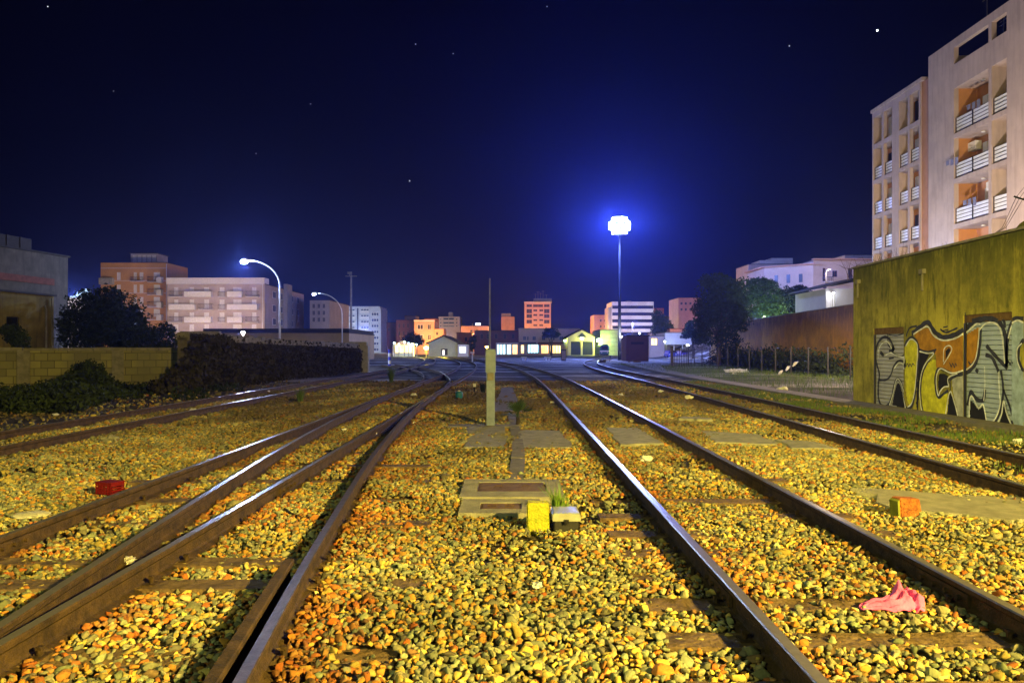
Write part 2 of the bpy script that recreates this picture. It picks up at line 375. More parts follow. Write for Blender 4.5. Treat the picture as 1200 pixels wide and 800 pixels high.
rough_slab('concrete_slab', [(3.95,7.75),(5.6,6.9),(6.0,8.3),(4.1,9.1)], -.1, .03, 'large pale concrete slab behind the orange brick', 'slab', jag=.12, group=G_)
rough_slab('concrete_slab', [(3.9,17.9),(4.6,17.6),(4.7,18.1),(4.1,18.5)], -.1, .05, 'narrow pale concrete piece right of the right track beyond the crossing', 'slab', group=G_)
for k, yy in enumerate(np.arange(20.2, 33, 1.6)):
    pass
rough_slab('footpath', [(-.55,20.2),(.28,20.2),(.05,33),(-.42,33)], -.1, .03, None, None, 'conc_d', jag=.04, seg=10)['kind'] = 'structure'
for o in [bpy.data.objects['footpath']]:
    for k in ('label', 'category'):
        if k in o: del o[k]
def strip(name, left, right, z, m):
    mb = MB(); n = len(left)
    T = [[mb.V((left[k][0], left[k][1], z)), mb.V((right[k][0], right[k][1], z)), mb.V((right[k][0], right[k][1], -.2)), mb.V((left[k][0], left[k][1], -.2))] for k in range(n)]
    for k in range(n-1):
        for a, b in ((0, 1), (1, 2), (3, 0)): mb.f.append([T[k][a], T[k][b], T[k+1][b], T[k+1][a]]); mb.mi.append(0)
    mb.f.append(T[0]); mb.f.append(T[-1][::-1]); mb.mi += [0, 0]
    o = mb.build(name, M[m]); tag(o, kind='structure'); return o
pl_ = [(9.9,8),(9.9,25),(9.95,40),(10.3,52),(10.9,62),(11.6,75),(12.6,88),(14.2,98)]
pr_ = [(10.64,8),(10.64,25),(10.9,40),(11.5,52),(12.3,62),(14.5,75),(20,88),(26,98)]
strip('pavement', pl_, pr_, .07, 'conc_d')

# cable trough with lids
t = thing('cable_trough', 'narrow concrete cable trough running away from the covered pits towards the small palm', 'cable trough', (0, 0, 0))
tx = lambda y: .02 + .06*math.sin((y-9)*.45) + .005*(y-9)
y = 9.62; k = 0
while y < 19.5:
    mb = MB(); a = tx(y); b = tx(y+.48); ww = .105; dz = random.uniform(-.006, .006)
    mb.prism([(a-ww, y), (a+ww, y), (b+ww, y+.47), (b-ww, y+.47)], -.08, .03+dz)
    mb.build('trough_lid', M['conc_d'], t, bevel=.006)
    flats.append(([(a-ww, y), (a+ww, y), (b+ww, y+.48), (b-ww, y+.48)], .03)); y += .485

# two concrete pits with rusty plates
def pit(label, x0, x1, y0, y1, px0, px1, py0, py1, z=.055):
    t = thing('cable_pit', label, 'cable pit', ((x0+x1)/2, (y0+y1)/2, 0), 0, 'concrete cable pits with rusty plates')
    cx, cy = (x0+x1)/2, (y0+y1)/2
    mb = MB(); a = (x0-cx, x1-cx, y0-cy, y1-cy); p = (px0-cx, px1-cx, py0-cy, py1-cy)
    mb.box(a[0], a[2], -.15, a[1], p[2], z); mb.box(a[0], p[3], -.15, a[1], a[3], z)
    mb.box(a[0], p[2], -.15, p[0], p[3], z); mb.box(p[1], p[2], -.15, a[1], p[3], z)
    mb.build('kerb_frame', M['conc'], t)
    mb = MB(); mb.box(p[0]+.004, p[2]+.004, -.1, p[1]-.004, p[3]-.004, z-.012); mb.box(p[0]+.03, p[2]+.03, z-.012, p[1]-.03, p[3]-.03, z-.004)
    for q in (.3, .7):
        xx = p[0]+(p[1]-p[0])*q; mb.tube([(xx-.05, (p[2]+p[3])/2, z-.008), (xx-.03, (p[2]+p[3])/2, z+.008), (xx+.03, (p[2]+p[3])/2, z+.008), (xx+.05, (p[2]+p[3])/2, z-.008)], .006, 6)
    mb.build('cover_plate', M['plate'], t)
    flats.append(([(x0, y0), (x1, y0), (x1, y1), (x0, y1)], z))
pit('wider concrete pit with a long grey brown metal plate, the farther of the two', -.58, .58, 8.35, 9.5, -.40, .40, 8.68, 9.3)
pit('shorter concrete pit with a dark rusty plate, beside the yellow block', -.53, .30, 7.55, 8.27, -.33, .10, 7.75, 8.08, .05)
# yellow block
mb = MB(); mb.box(-.102, -.055, -.1, .102, .075, .25)
o = mb.build('yellow_block', M['yellow'], bevel=.012, loc=(.24, 7.1, 0)); tag(o, 'bright yellow painted concrete block standing on the gravel beside a small box', 'block')
bm = bmesh.new(); bm.from_mesh(o.data); bmesh.ops.subdivide_edges(bm, edges=bm.edges[:], cuts=2, use_grid_fill=True)
for v_ in bm.verts: v_.co += Vector((random.uniform(-.003, .003), random.uniform(-.003, .003), random.uniform(-.003, .003)))
bm.to_mesh(o.data); bm.free()
# junction box
t = thing('junction_box', 'small black trackside box with a pale pitched lid next to the yellow block', 'box', (.50, 7.08, 0))
MB().box(-.112, -.02, -.05, .112, .27, .085).build('body', M['boxdark'], t, bevel=.008)
mb = MB(); mb.prism_y([(-.13,.08),(.13,.08),(.13,.135),(.115,.155),(-.115,.155),(-.13,.135)], -.04, .29); mb.build('lid', M['lid'], t, bevel=.006)
mb = MB(); mb.box(-.02, -.055, .06, .02, -.041, .10); mb.build('hasp', M['metal_d'], t)
for sx in (-1, 1):
    mb = MB(); mb.tube([(sx*.09, .0, -.06), (sx*.09, .0, .0)], .02, 8); mb.build('foot', M['metal_d'], t)

# marker post
t = thing('marker_post', 'pale square concrete marker post with a thicker head standing between the tracks', 'post', (X_(575, 16.4), 16.4, 0))
mb = MB(); mb.box(-.088, -.08, -.1, .088, .08, 1.16); mb.build('shaft', M['post'], t, bevel=.008)
mb = MB(); mb.box(-.108, -.10, 1.16, .108, .10, 1.63); mb.box(-.10, -.09, 1.63, .10, .09, 1.66); mb.build('head', M['post'], t, bevel=.008)
mb = MB(); mb.box(-.065, -.115, 1.00, .065, -.082, 1.155); mb.build('bracket', M['conc_d'], t, bevel=.004)
mb = MB(); mb.box(-.9, -.25, -.05, .45, .25, .04); mb.build('footing', M['conc_d'], t, bevel=.01)
flats.append(([(-1.4, 16.15), (0, 16.15), (0, 16.7), (-1.4, 16.7)], .04))

# ------------------------------------------------------------------ small things on the gravel
t = thing('plastic_crate', 'small red slotted plastic crate lying by the outer left rail', 'crate', (-4.58, 8.75, .02), math.radians(-20))
mb = MB(); w_, d_, h_ = .118, .09, .13
mb.box(-w_, -d_, 0, w_, d_, .012)
for z in (.0, .030, .060, .090, .112):
    mb.box(-w_, -d_, z, w_, -d_+.008, z+.02); mb.box(-w_, d_-.008, z, w_, d_, z+.02); mb.box(-w_, -d_, z, -w_+.008, d_, z+.02); mb.box(w_-.008, -d_, z, w_, d_, z+.02)
for x in np.linspace(-w_+.01, w_-.01, 6): mb.box(x-.008, -d_-.003, 0, x+.008, -d_+.0, .132); mb.box(x-.008, d_, 0, x+.008, d_+.003, .132)
mb.build('basket', M['red'], t)
MB().box(-w_-.006, -d_-.006, .128, w_+.006, d_+.006, .138).build('base_rim', M['red'], t)
def lump(name, loc, s, m, label, cat, rz=0, sub=2, n=.25, seed=0, group=None):
    r = random.Random(seed); bm = bmesh.new(); bmesh.ops.create_icosphere(bm, subdivisions=sub, radius=1)
    for v_ in bm.verts:
        q = 1 + r.uniform(-n, n); v_.co = Vector((v_.co.x*s[0]*q, v_.co.y*s[1]*q, v_.co.z*s[2]*q))
    me = bpy.data.meshes.new(name); bm.to_mesh(me); bm.free()
    o = link(name, me, M[m]); o.location = loc; o.rotation_euler = (0, 0, rz); tag(o, label, cat, group); return o
x, y = gp(37, 609); lump('flat_stone', (x, y, .05), (.17, .14, .03), 'pale', 'pale flat oval stone at the left edge beside the outer rail', 'stone', .3, 3, .07, 3)
x, y = gp(150, 662); lump('crumpled_foil', (x, y, .04), (.055, .035, .028), 'foil', 'crumpled silvery foil between the two close rails lower left', 'litter', 0, 3, .35, 4)
# orange broken hollow brick
t = thing('broken_brick', 'orange terracotta block with a mossy green side lying right of the right track', 'brick', (*gp(1063, 606), 0), math.radians(14))
mb = MB(); mb.prism_y([(-.10,-.03),(.13,-.03),(.145,.02),(.115,.185),(-.085,.20),(-.115,.19)], -.04, .09); ob = mb.build('body', M['terra'], t, bevel=.008)
mb = MB(); mb.prism_y([(-.125,-.03),(-.103,-.03),(-.117,.185),(-.14,.17)], -.035, .08); mb.build('mossy_side', M['moss'], t)
# pink cloth
def cloth():
    n, m2 = 42, 22; P = []
    L0 = gp(1008, 718); R0 = gp(1082, 720)
    for j in range(m2):
        for i in range(n):
            u = i/(n-1); v = j/(m2-1)
            w2 = (.06 + .23*u**.7) * (1.0 if u < .85 else 1 - (u-.85)*2.0)
            x = L0[0] + (R0[0]-L0[0])*u + .02*math.sin(v*6)*u
            yy = L0[1] - .03 + (v-.15)*w2 + .02*math.sin(u*9)
            hgt = .015 + .055*math.sin(min(1, u*1.2)*PI*.5)*math.sin(v*PI)**.7
            fold = .010*math.sin(v*17 + u*4) + .007*math.sin(v*31 - u*6) + .006*math.sin(u*23+v*9)
            peak = .085*math.exp(-((u-.80)/.055)**2 - ((v-.62)/.25)**2) + .05*math.exp(-((u-.93)/.05)**2 - ((v-.4)/.25)**2) - .04*math.exp(-((u-.87)/.03)**2)
            P.append((x, yy, max(.02, hgt + fold*(.4+u) + peak + .018)))
    Fc = [(j*n+i, j*n+i+1, (j+1)*n+i+1, (j+1)*n+i) for j in range(m2-1) for i in range(n-1)]
    c = Vector(P[n*10+20]); c.z = 0
    me = np_mesh('pink_cloth', [tuple(Vector(p)-c) for p in P], Fc, True); o = link('pink_cloth', me, M['pink']); o.location = c
    md = o.modifiers.new('thick', 'SOLIDIFY'); md.thickness = .003
    tag(o, 'crumpled pink cloth lying on the gravel inside the right track', 'cloth')
cloth()
# black rubber strip and blue container
mb = MB(); pts = [gp(*q, .03) for q in ((333,597),(340,604),(352,608),(368,609),(384,606))]
mb.tube([(p[0]-pts[2][0], p[1]-pts[2][1], .045+.01*math.sin(k*2)) for k, p in enumerate(pts)], .016, 7)
o = mb.build('rubber_strip', M['black'], loc=(pts[2][0], pts[2][1], 0)); tag(o, 'curved black rubber strip across the gravel inside the left turnout', 'rubber strip')
t = thing('plastic_drum', 'small blue rounded plastic drum lying between the turnout and the marker post', 'drum', (*gp(538, 467), 0))
MB().lathe([(.03,.0),(.10,.01),(.125,.06),(.128,.18),(.11,.235),(.05,.25)], 20).build('body', M['blue'], t, True)
MB().lathe([(.045,.25),(.045,.275),(.03,.28)], 14).build('cap', M['white'], t)
t = thing('trackside_marker', 'low dark point marker with a white top beyond the blue drum', 'marker', (*gp(556, 462), 0))
MB().tube([(0,0,0),(0,0,.28)], .03, 8).build('post', M['metal_d'], t); MB().box(-.05,-.03,.28,.05,.03,.40).build('head', M['white'], t)
# litter
LIT = [(485,496,.05,'white scrap beside the outer rail of the turnout merge','w'),(439,509,.06,'white scrap between the converging turnout rails','w'),(449,501,.035,'tiny white scrap between the converging turnout rails','w'),
 (403,504,.05,'thin white scrap inside the left track','w'),(355,557,.07,'grey crumpled scrap beside the third turnout rail','g'),(630,690,.045,'small white shard in the gravel below the yellow block','w'),(610,698,.03,'tiny mauve shard in the gravel near a white shard','g'),
 (758,540,.09,'crumpled pale plastic beside the shiny rail','w'),(1193,519,.1,'pale scrap near the right edge by the wall track','w'),(542,520,.08,'pale lump of plaster on the gravel in front of the marker post','g'),
 (129,517,.12,'grey lump on the gravel beside the dim left track','g'),(65,487,.08,'bluish white scrap under the bushes by the left track','w'),(239,471,.09,'white scrap between the dim left rails','w'),(313,459,.1,'white scrap between the dim left rails farther away','w'),
 (226,482,.10,'white scrap right of the dim left track','w'),(528,450,.1,'white scrap beyond the turnout merge','w'),(485,463,.1,'white scrap inside the merged left track','w'),(728,463,.1,'white scrap between the right tracks','w'),
 (774,459,.12,'flat white scrap beside the near rail of the wall track','w'),(808,467,.14,'white plastic piece beside the wall track','w'),(840,472,.08,'tiny white scrap left of the wall track','w'),(917,457,.2,'white bag on the path before the fence','w'),
 (647,472,.07,'thin white scrap left of the shiny right track','w'),(333,438,.0,None,None),(1160,598,.0,None,None),(940,489,.0,None,None)]
for k, (px, py, s, lb, c) in enumerate(LIT):
    if not lb: continue
    x, y = gp(px, py+1); lump('litter_scrap', (x, y, s*.35+.02), (s, s*.8, s*.45), 'litter' if c == 'w' else 'conc', lb, 'litter', k, 2, .4, 20+k, 'scraps of litter on the railway ground')
# ------------------------------------------------------------------ leaves
def leaf_mesh(name, C, S, aspect=.55, up=.0, seed=0):
    r = np.random.default_rng(seed); n = len(C); C = np.asarray(C); S = np.asarray(S)[:, None]
    a = r.normal(size=(n, 3)); a[:, 2] += up; a /= np.linalg.norm(a, axis=1)[:, None]
    b = np.cross(a, r.normal(size=(n, 3))); b /= np.linalg.norm(b, axis=1)[:, None]
    nrm = np.cross(a, b)
    p0 = C - a*S*.5; p1 = C + b*S*aspect*.5 + nrm*S*.08; p2 = C + a*S*.5; p3 = C - b*S*aspect*.5 + nrm*S*.08
    V = np.stack([p0, p1, p2, p3], 1).reshape(-1, 3); Fc = np.arange(4*n).reshape(n, 4)
    return np_mesh(name, V, Fc)
def blob_points(blobs, n, r, shell=.55):
    vol = np.array([b[3]*b[4]*b[5] for b in blobs])**.7; vol /= vol.sum(); out = []
    for b, q in zip(blobs, vol):
        k = max(8, int(n*q)); d = r.normal(size=(k, 3)); d /= np.linalg.norm(d, axis=1)[:, None]
        lump_ = 1 + .18*np.sin(d[:, 0]*5+b[0]*3) * np.cos(d[:, 2]*6+b[1]) + .12*np.sin(d[:, 1]*9+b[2])
        rad = (shell + (1-shell)*r.random(k)**.6) * lump_
        out.append(np.array(b[:3]) + d*rad[:, None]*np.array(b[3:6]))
    return np.concatenate(out)
def tree(label, cat, loc, trunk_h, blobs, n, leaf, m='leaf_d', tr=.16, seed=0, name='tree', group=None, limbs=True):
    t = thing(name, label, cat, loc, 0, group); r = np.random.default_rng(seed)
    mb = MB(); mb.tube([(0,0,-.3),(.03,.02,trunk_h*.5),(-.04,.03,trunk_h)], [tr*1.25, tr, tr*.75], 9)
    if limbs:
        for b in blobs[:9]:
            mb.tube([(-.04,.03,trunk_h*.8), ((b[0])*.5, b[1]*.5, (trunk_h+b[2])*.5), (b[0], b[1], b[2]+b[5]*.3)], [tr*.55, tr*.32, tr*.08], 6)
    mb.build('trunk', M['bark'], t)
    # sub clumps
    bl = []
    for b in blobs:
        for _ in range(6):
            d = r.normal(size=3); d /= np.linalg.norm(d); q = r.uniform(.35, .55)
            bl.append((b[0]+d[0]*b[3]*.62, b[1]+d[1]*b[4]*.62, b[2]+d[2]*b[5]*.62, b[3]*q, b[4]*q, b[5]*q))
    P = blob_points(list(blobs)+bl, n, r); S = leaf*r.uniform(.6, 1.4, len(P))
    link('crown', leaf_mesh('crown', P, S, seed=seed), M[m], t)
    return t

# ------------------------------------------------------------------ ballast stones (one countless mass, points instanced with small rocks)
def make_ballast():
    r = np.random.default_rng(11)
    # rock variants
    vv, ff, vid = [], [], []
    for k in range(12):
        bm = bmesh.new(); rr = random.Random(100+k)
        for _ in range(11):
            d = Vector((rr.gauss(0, 1), rr.gauss(0, 1), rr.gauss(0, 1))).normalized() * rr.uniform(.78, 1.1)
            bm.verts.new((d.x*1.22, d.y*.92, d.z*.74))
        bmesh.ops.convex_hull(bm, input=bm.verts[:])
        for v in [v for v in bm.verts if not v.link_faces]: bm.verts.remove(v)
        bmesh.ops.dissolve_limit(bm, angle_limit=.30, verts=bm.verts[:], edges=bm.edges[:])
        bmesh.ops.bevel(bm, geom=bm.edges[:], offset=.055, segments=1, affect='EDGES', clamp_overlap=True)
        bmesh.ops.triangulate(bm, faces=bm.faces[:])
        b0 = len(vv); vv += [tuple(v.co) for v in bm.verts]; bm.verts.index_update()
        for f in bm.faces: ff.append([b0+v.index for v in f.verts]); vid.append(k)
        bm.free()
    # points, rings of falling density with distance
    PX, PY, PS = [], [], []
    def field(y0, y1, cell, size):
        y1 = float(y1); xmax = y1*.70 + 3.2
        xs = np.arange(-min(xmax, 13.5), min(xmax, 9.9), cell); ys = np.arange(y0, y1, cell)
        A, B = np.meshgrid(xs, ys); A = A.ravel() + r.uniform(-.5, .5, A.size)*cell; B = B.ravel() + r.uniform(-.5, .5, B.size)*cell
        k = np.abs(A) < B*.70 + 3.2; PX.append(A[k]); PY.append(B[k]); PS.append(np.full(k.sum(), size))
    field(1.6, 9, .0385, .0232); field(9, 16, .047, .0275); field(16, 26, .068, .038); field(26, 40, .12, .056)
    X = np.concatenate(PX); Y = np.concatenate(PY); S = np.concatenate(PS)
    keep = np.ones(len(X), bool)
    lineX = {}
    def lx(L): return np.interp(Y, [p[0] for p in L], [p[1] for p in L], left=99, right=99)
    LE_ = LE; rails_ = {k: lx(L) for k, L in dict(A=LA, B=LB, C=LC, D=LD, L1=L1, L4=L4, L3=L3, L2=L2, K=LK).items()}
    rails_['E'] = np.interp(Y, [p[0] for p in LE], [p[1] for p in LE]); rails_['F'] = rails_['E']+1.45
    dmin = np.full(len(X), 9.0)
    for k, q in rails_.items(): dmin = np.minimum(dmin, np.abs(X-q))
    keep &= dmin > .045 + S*.9
    for x0, x1, yc, hf in exposed:
        ins = (X > x0-.01) & (X < x1+.01) & (np.abs(Y-yc) < hf+S*.5)
        keep &= ~(ins & (r.random(len(X)) > .10))
    for pts, z in flats:
        P2 = np.array(pts); ins = np.zeros(len(X), bool); n = len(P2); j = n-1
        for i in range(n):
            c = ((P2[i,1] > Y) != (P2[j,1] > Y)) & (X < (P2[j,0]-P2[i,0])*(Y-P2[i,1])/(P2[j,1]-P2[i,1]+1e-9)+P2[i,0]); ins ^= c; j = i
        keep &= ~(ins & (r.random(len(X)) > (.10 if z < .05 else .01)))
    keep &= ~((np.abs(X-.24) < .12) & (np.abs(Y-7.1) < .09)); keep &= ~((np.abs(X-.5) < .14) & (np.abs(Y-7.2) < .17))
    # sparser, dirtier areas
    pn = np.sin(X*1.3+1)*np.cos(Y*.9)+.6*np.sin(X*2.9-Y*1.7)+.5*np.sin(Y*3.3+X*.7)
    c_far = np.clip((Y-11)/14, 0, 1)
    bare = ((pn > 1.15-.9*c_far) | ((Y > 10) & (pn > .75))) & (r.random(len(X)) < .6)
    bare &= Y > 6
    right = (X > rails_['D']+.1); mid = (X > rails_['C']) & (X < rails_['D'])
    bare |= right & (r.random(len(X)) < .80); bare |= mid & (pn > .2) & (r.random(len(X)) < .6)
    bare |= (X < rails_['E']-.3) & (r.random(len(X)) < .9)
    keep &= ~bare
    X, Y, S, dmin, pn = X[keep], Y[keep], S[keep], dmin[keep], pn[keep]; rails_ = {k: q[keep] for k, q in rails_.items()}
    n = len(X); print('stones', n)
    sc = S*np.exp(r.normal(0, .27, n)); big = r.random(n) < .010; sc[big] *= 1.7
    Z = hfun(X, Y) + .032 + r.uniform(-.018, .014, n) + .012*np.sin(X*3+Y*2)
    Z -= np.clip(.10-dmin, 0, .1)*.3
    # rusty dust beside the right-hand side of each rail and between close rails
    rust = np.zeros(n)
    for k, amp, wd in (('A',.95,.36),('B',.75,.32),('L1',.7,.35),('L4',.75,.30),('L3',.98,.42),('L2',.6,.4),('C',.4,.2),('D',.3,.2)):
        d = X-rails_[k]; rust = np.maximum(rust, amp*np.exp(-(np.clip(d, 0, 9)/wd)**2)*(d > 0)); rust = np.maximum(rust, .22*np.exp(-(d/.6)**2)+.07)
    rust = np.maximum(rust, .55*np.clip(1-np.abs(X+.9-(Y-4)*-.08)/.45, 0, 1))
    rust *= np.clip(.75 + .5*np.sin(Y*2.1+X) + .3*np.sin(Y*5.3), .1, 1.2)
    pal = np.array([(.27,.27,.16),(.42,.34,.11),(.18,.20,.13),(.50,.39,.10),(.12,.12,.09),(.55,.48,.24),(.44,.24,.05),(.22,.26,.15)])
    c = pal[r.choice(len(pal), n, p=[.23,.18,.15,.12,.08,.03,.09,.12])]*np.exp(r.normal(0, .20, (n, 1)))
    rc = np.array([(.44,.13,.025),(.30,.10,.025),(.52,.22,.04),(.20,.075,.025)])[r.integers(0, 4, n)]
    isr = r.random(n) < rust*1.0; k = np.where(isr, r.uniform(.55, 1, n), r.uniform(0, .18, n)*(.3+rust))[:, None]
    c = c*(1-k) + rc*k
    ptch = .95+.12*np.sin(X*1.9+1.3*np.sin(Y*.8))+.12*np.sin(Y*2.3-X*1.1)+.10*np.sin(X*5.1+Y*4.3); c *= np.clip(ptch, .6, 1.15)[:, None]      # patches of oily, dusty stone
    dk = np.clip(.25-dmin, 0, .25)/.25; c *= (1-.25*dk)[:, None]       # brake dust and grease by the rails
    soil_dim = np.array([.09,.068,.04]); kf = (np.clip((Y-8)/11, 0, 1)*np.clip(.62+.35*np.sin(X*.9+Y*.35)+.3*np.sin(X*2.3-Y*.8), 0, .88))[:, None]; c = c*(1-kf)+soil_dim*kf      # dirtier ballast, also painted darker with distance for the lamp's falloff
    c = np.clip(c, .02, .8)
    nv = len(vv); me = bpy.data.meshes.new('ballast')
    co_ = np.concatenate([np.array(vv), np.stack([X, Y, Z], 1)]).astype(np.float32)
    me.vertices.add(nv+n); me.vertices.foreach_set('co', co_.ravel())
    fa = np.array(ff, np.int32); me.loops.add(fa.size); me.loops.foreach_set('vertex_index', fa.ravel())
    me.polygons.add(len(fa)); me.polygons.foreach_set('loop_start', np.arange(0, fa.size, 3, dtype=np.int32)); me.update(calc_edges=True)
    def att(nm, tp, dom, arr, key='value'):
        a = me.attributes.new(nm, tp, dom); a.data.foreach_set(key, np.ascontiguousarray(arr).ravel())
    z = np.zeros(nv)
    att('is_pt', 'BOOLEAN', 'POINT', np.concatenate([z, np.ones(n)]).astype(bool))
    att('vid', 'INT', 'FACE', np.array(vid, np.int32))
    att('pick', 'INT', 'POINT', np.concatenate([z, r.integers(0, 12, n)]).astype(np.int32))
    rot = np.stack([r.normal(0, .35, n), r.normal(0, .35, n), r.uniform(0, 6.28, n)], 1)
    att('rot', 'FLOAT_VECTOR', 'POINT', np.concatenate([np.zeros((nv, 3)), rot]).astype(np.float32), 'vector')
    sv = sc[:, None]*np.exp(r.normal(0, .10, (n, 3)))
    att('scl', 'FLOAT_VECTOR', 'POINT', np.concatenate([np.ones((nv, 3)), sv]).astype(np.float32), 'vector')
    att('tint', 'FLOAT_VECTOR', 'POINT', np.concatenate([np.ones((nv, 3)), c]).astype(np.float32), 'vector')
    m = bpy.data.materials.new('ballast_stone'); N, L = nodes_of(m); b = N['Principled BSDF']; b.inputs['Roughness'].default_value = .9
    b.inputs['Specular IOR Level'].default_value = .2
    at = N.new('ShaderNodeAttribute'); at.attribute_type = 'INSTANCER'; at.attribute_name = 'tint'
    ge = N.new('ShaderNodeNewGeometry')
    no = N.new('ShaderNodeTexNoise'); no.inputs['Scale'].default_value = 60; no.inputs['Detail'].default_value = 5
    L.new(ge.outputs['Position'], no.inputs['Vector'])
    mr = N.new('ShaderNodeMapRange'); mr.inputs['To Min'].default_value = .55; mr.inputs['To Max'].default_value = 1.45; L.new(no.outputs['Fac'], mr.inputs['Value'])
    vm = N.new('ShaderNodeVectorMath'); vm.operation = 'SCALE'; L.new(at.outputs['Vector'], vm.inputs[0]); L.new(mr.outputs[0], vm.inputs['Scale'])
    L.new(vm.outputs[0], b.inputs['Base Color'])
    bp = N.new('ShaderNodeBump'); bp.inputs['Strength'].default_value = .5; bp.inputs['Distance'].default_value = .006
    L.new(no.outputs['Fac'], bp.inputs['Height']); L.new(bp.outputs[0], b.inputs['Normal'])
    o = link('ballast', me, m); tag(o, kind='stuff', label='yellow lit crushed stone ballast covering the ground around the rails')
    ng = bpy.data.node_groups.new('ballast_scatter', 'GeometryNodeTree')
    ng.interface.new_socket('Geometry', in_out='INPUT', socket_type='NodeSocketGeometry'); ng.interface.new_socket('Geometry', in_out='OUTPUT', socket_type='NodeSocketGeometry')
    G = ng.nodes; K = ng.links; gi = G.new('NodeGroupInput'); go = G.new('NodeGroupOutput')
    def na(nm, tp): q = G.new('GeometryNodeInputNamedAttribute'); q.data_type = tp; q.inputs['Name'].default_value = nm; return q.outputs['Attribute']
    se = G.new('GeometryNodeSeparateGeometry'); se.domain = 'POINT'; K.new(gi.outputs[0], se.inputs['Geometry']); K.new(na('is_pt', 'BOOLEAN'), se.inputs['Selection'])
    sp = G.new('GeometryNodeSplitToInstances'); sp.domain = 'FACE'; K.new(se.outputs['Inverted'], sp.inputs['Geometry']); K.new(na('vid', 'INT'), sp.inputs['Group ID'])
    ip = G.new('GeometryNodeInstanceOnPoints'); K.new(se.outputs['Selection'], ip.inputs['Points']); K.new(sp.outputs['Instances'], ip.inputs['Instance'])
    ip.inputs['Pick Instance'].default_value = True; K.new(na('pick', 'INT'), ip.inputs['Instance Index'])
    er = G.new('FunctionNodeEulerToRotation'); K.new(na('rot', 'FLOAT_VECTOR'), er.inputs[0]); K.new(er.outputs[0], ip.inputs['Rotation'])
    K.new(na('scl', 'FLOAT_VECTOR'), ip.inputs['Scale']); K.new(ip.outputs[0], go.inputs[0])
    md = o.modifiers.new('scatter', 'NODES'); md.node_group = ng
make_ballast()

# ------------------------------------------------------------------ weeds
def blades(C, hgt, wd, seed, lean=.5):
    r = np.random.default_rng(seed); n = len(C); C = np.asarray(C, float)
    az = r.uniform(0, 6.283, n); h = hgt*r.uniform(.5, 1.3, n); ln = h*r.uniform(.1, lean, n)
    side = np.stack([-np.sin(az), np.cos(az), 0*az], 1)*wd; d = np.stack([np.cos(az)*ln, np.sin(az)*ln, h], 1)
    V = np.stack([C-side, C+side, C+side*.6+d*np.array([.35,.35,.6]), C-side*.6+d*np.array([.35,.35,.6]), C+d, C+d*.999], 1).reshape(-1, 3)
    k = np.arange(n)*6; Fc = np.concatenate([np.stack([k,k+1,k+2,k+3],1), np.stack([k+3,k+2,k+4,k+5],1)])
    return np_mesh('blades', V, Fc)
def grass_mass(name, label, x0f, x1f, y0, y1, n, h, seed, m='grass', dens=None):
    r = np.random.default_rng(seed); y = r.uniform(y0, y1, n); a, b = x0f(y), x1f(y); x = a+(b-a)*r.random(n)
    q = np.sin(x*2.3+y*.9)+np.sin(y*2.1-x*1.1)*.8+np.sin(x*5+y*4)*.5; k = q > (dens if dens is not None else .2); x, y = x[k], y[k]
    o = link(name, blades(np.stack([x, y, hfun(x, y)+.02], 1), h, .006, seed), M[m]); tag(o, label, kind='stuff'); return o
lf = lambda L: (lambda y: np.interp(y, [p[0] for p in L], [p[1] for p in L]))
grass_mass('grass', 'low green grass between the wall track and the kerb of the graffiti building', lambda y: lf(LD)(y)+.12, lambda y: 9.85+0*y, 8, 40, 26000, .10, 31, dens=-.2)
grass_mass('weeds', 'thin weeds between the rails of the track near the graffiti wall', lambda y: lf(LC)(y)+.1, lambda y: lf(LD)(y)-.08, 8, 34, 5000, .08, 32, dens=.7)
grass_mass('weeds', 'sparse weeds between the two right hand tracks', lambda y: lf(LB)(y)+.3, lambda y: lf(LC)(y)-.1, 9, 34, 2600, .06, 33, dens=.9)
grass_mass('grass', 'rough dark grass on the verge in front of the fence and brown wall', lambda y: 10.9+0*y, lambda y: np.minimum(22+(y-50)*.05, 26), 27, 85, 26000, .26, 34, dens=-.4)
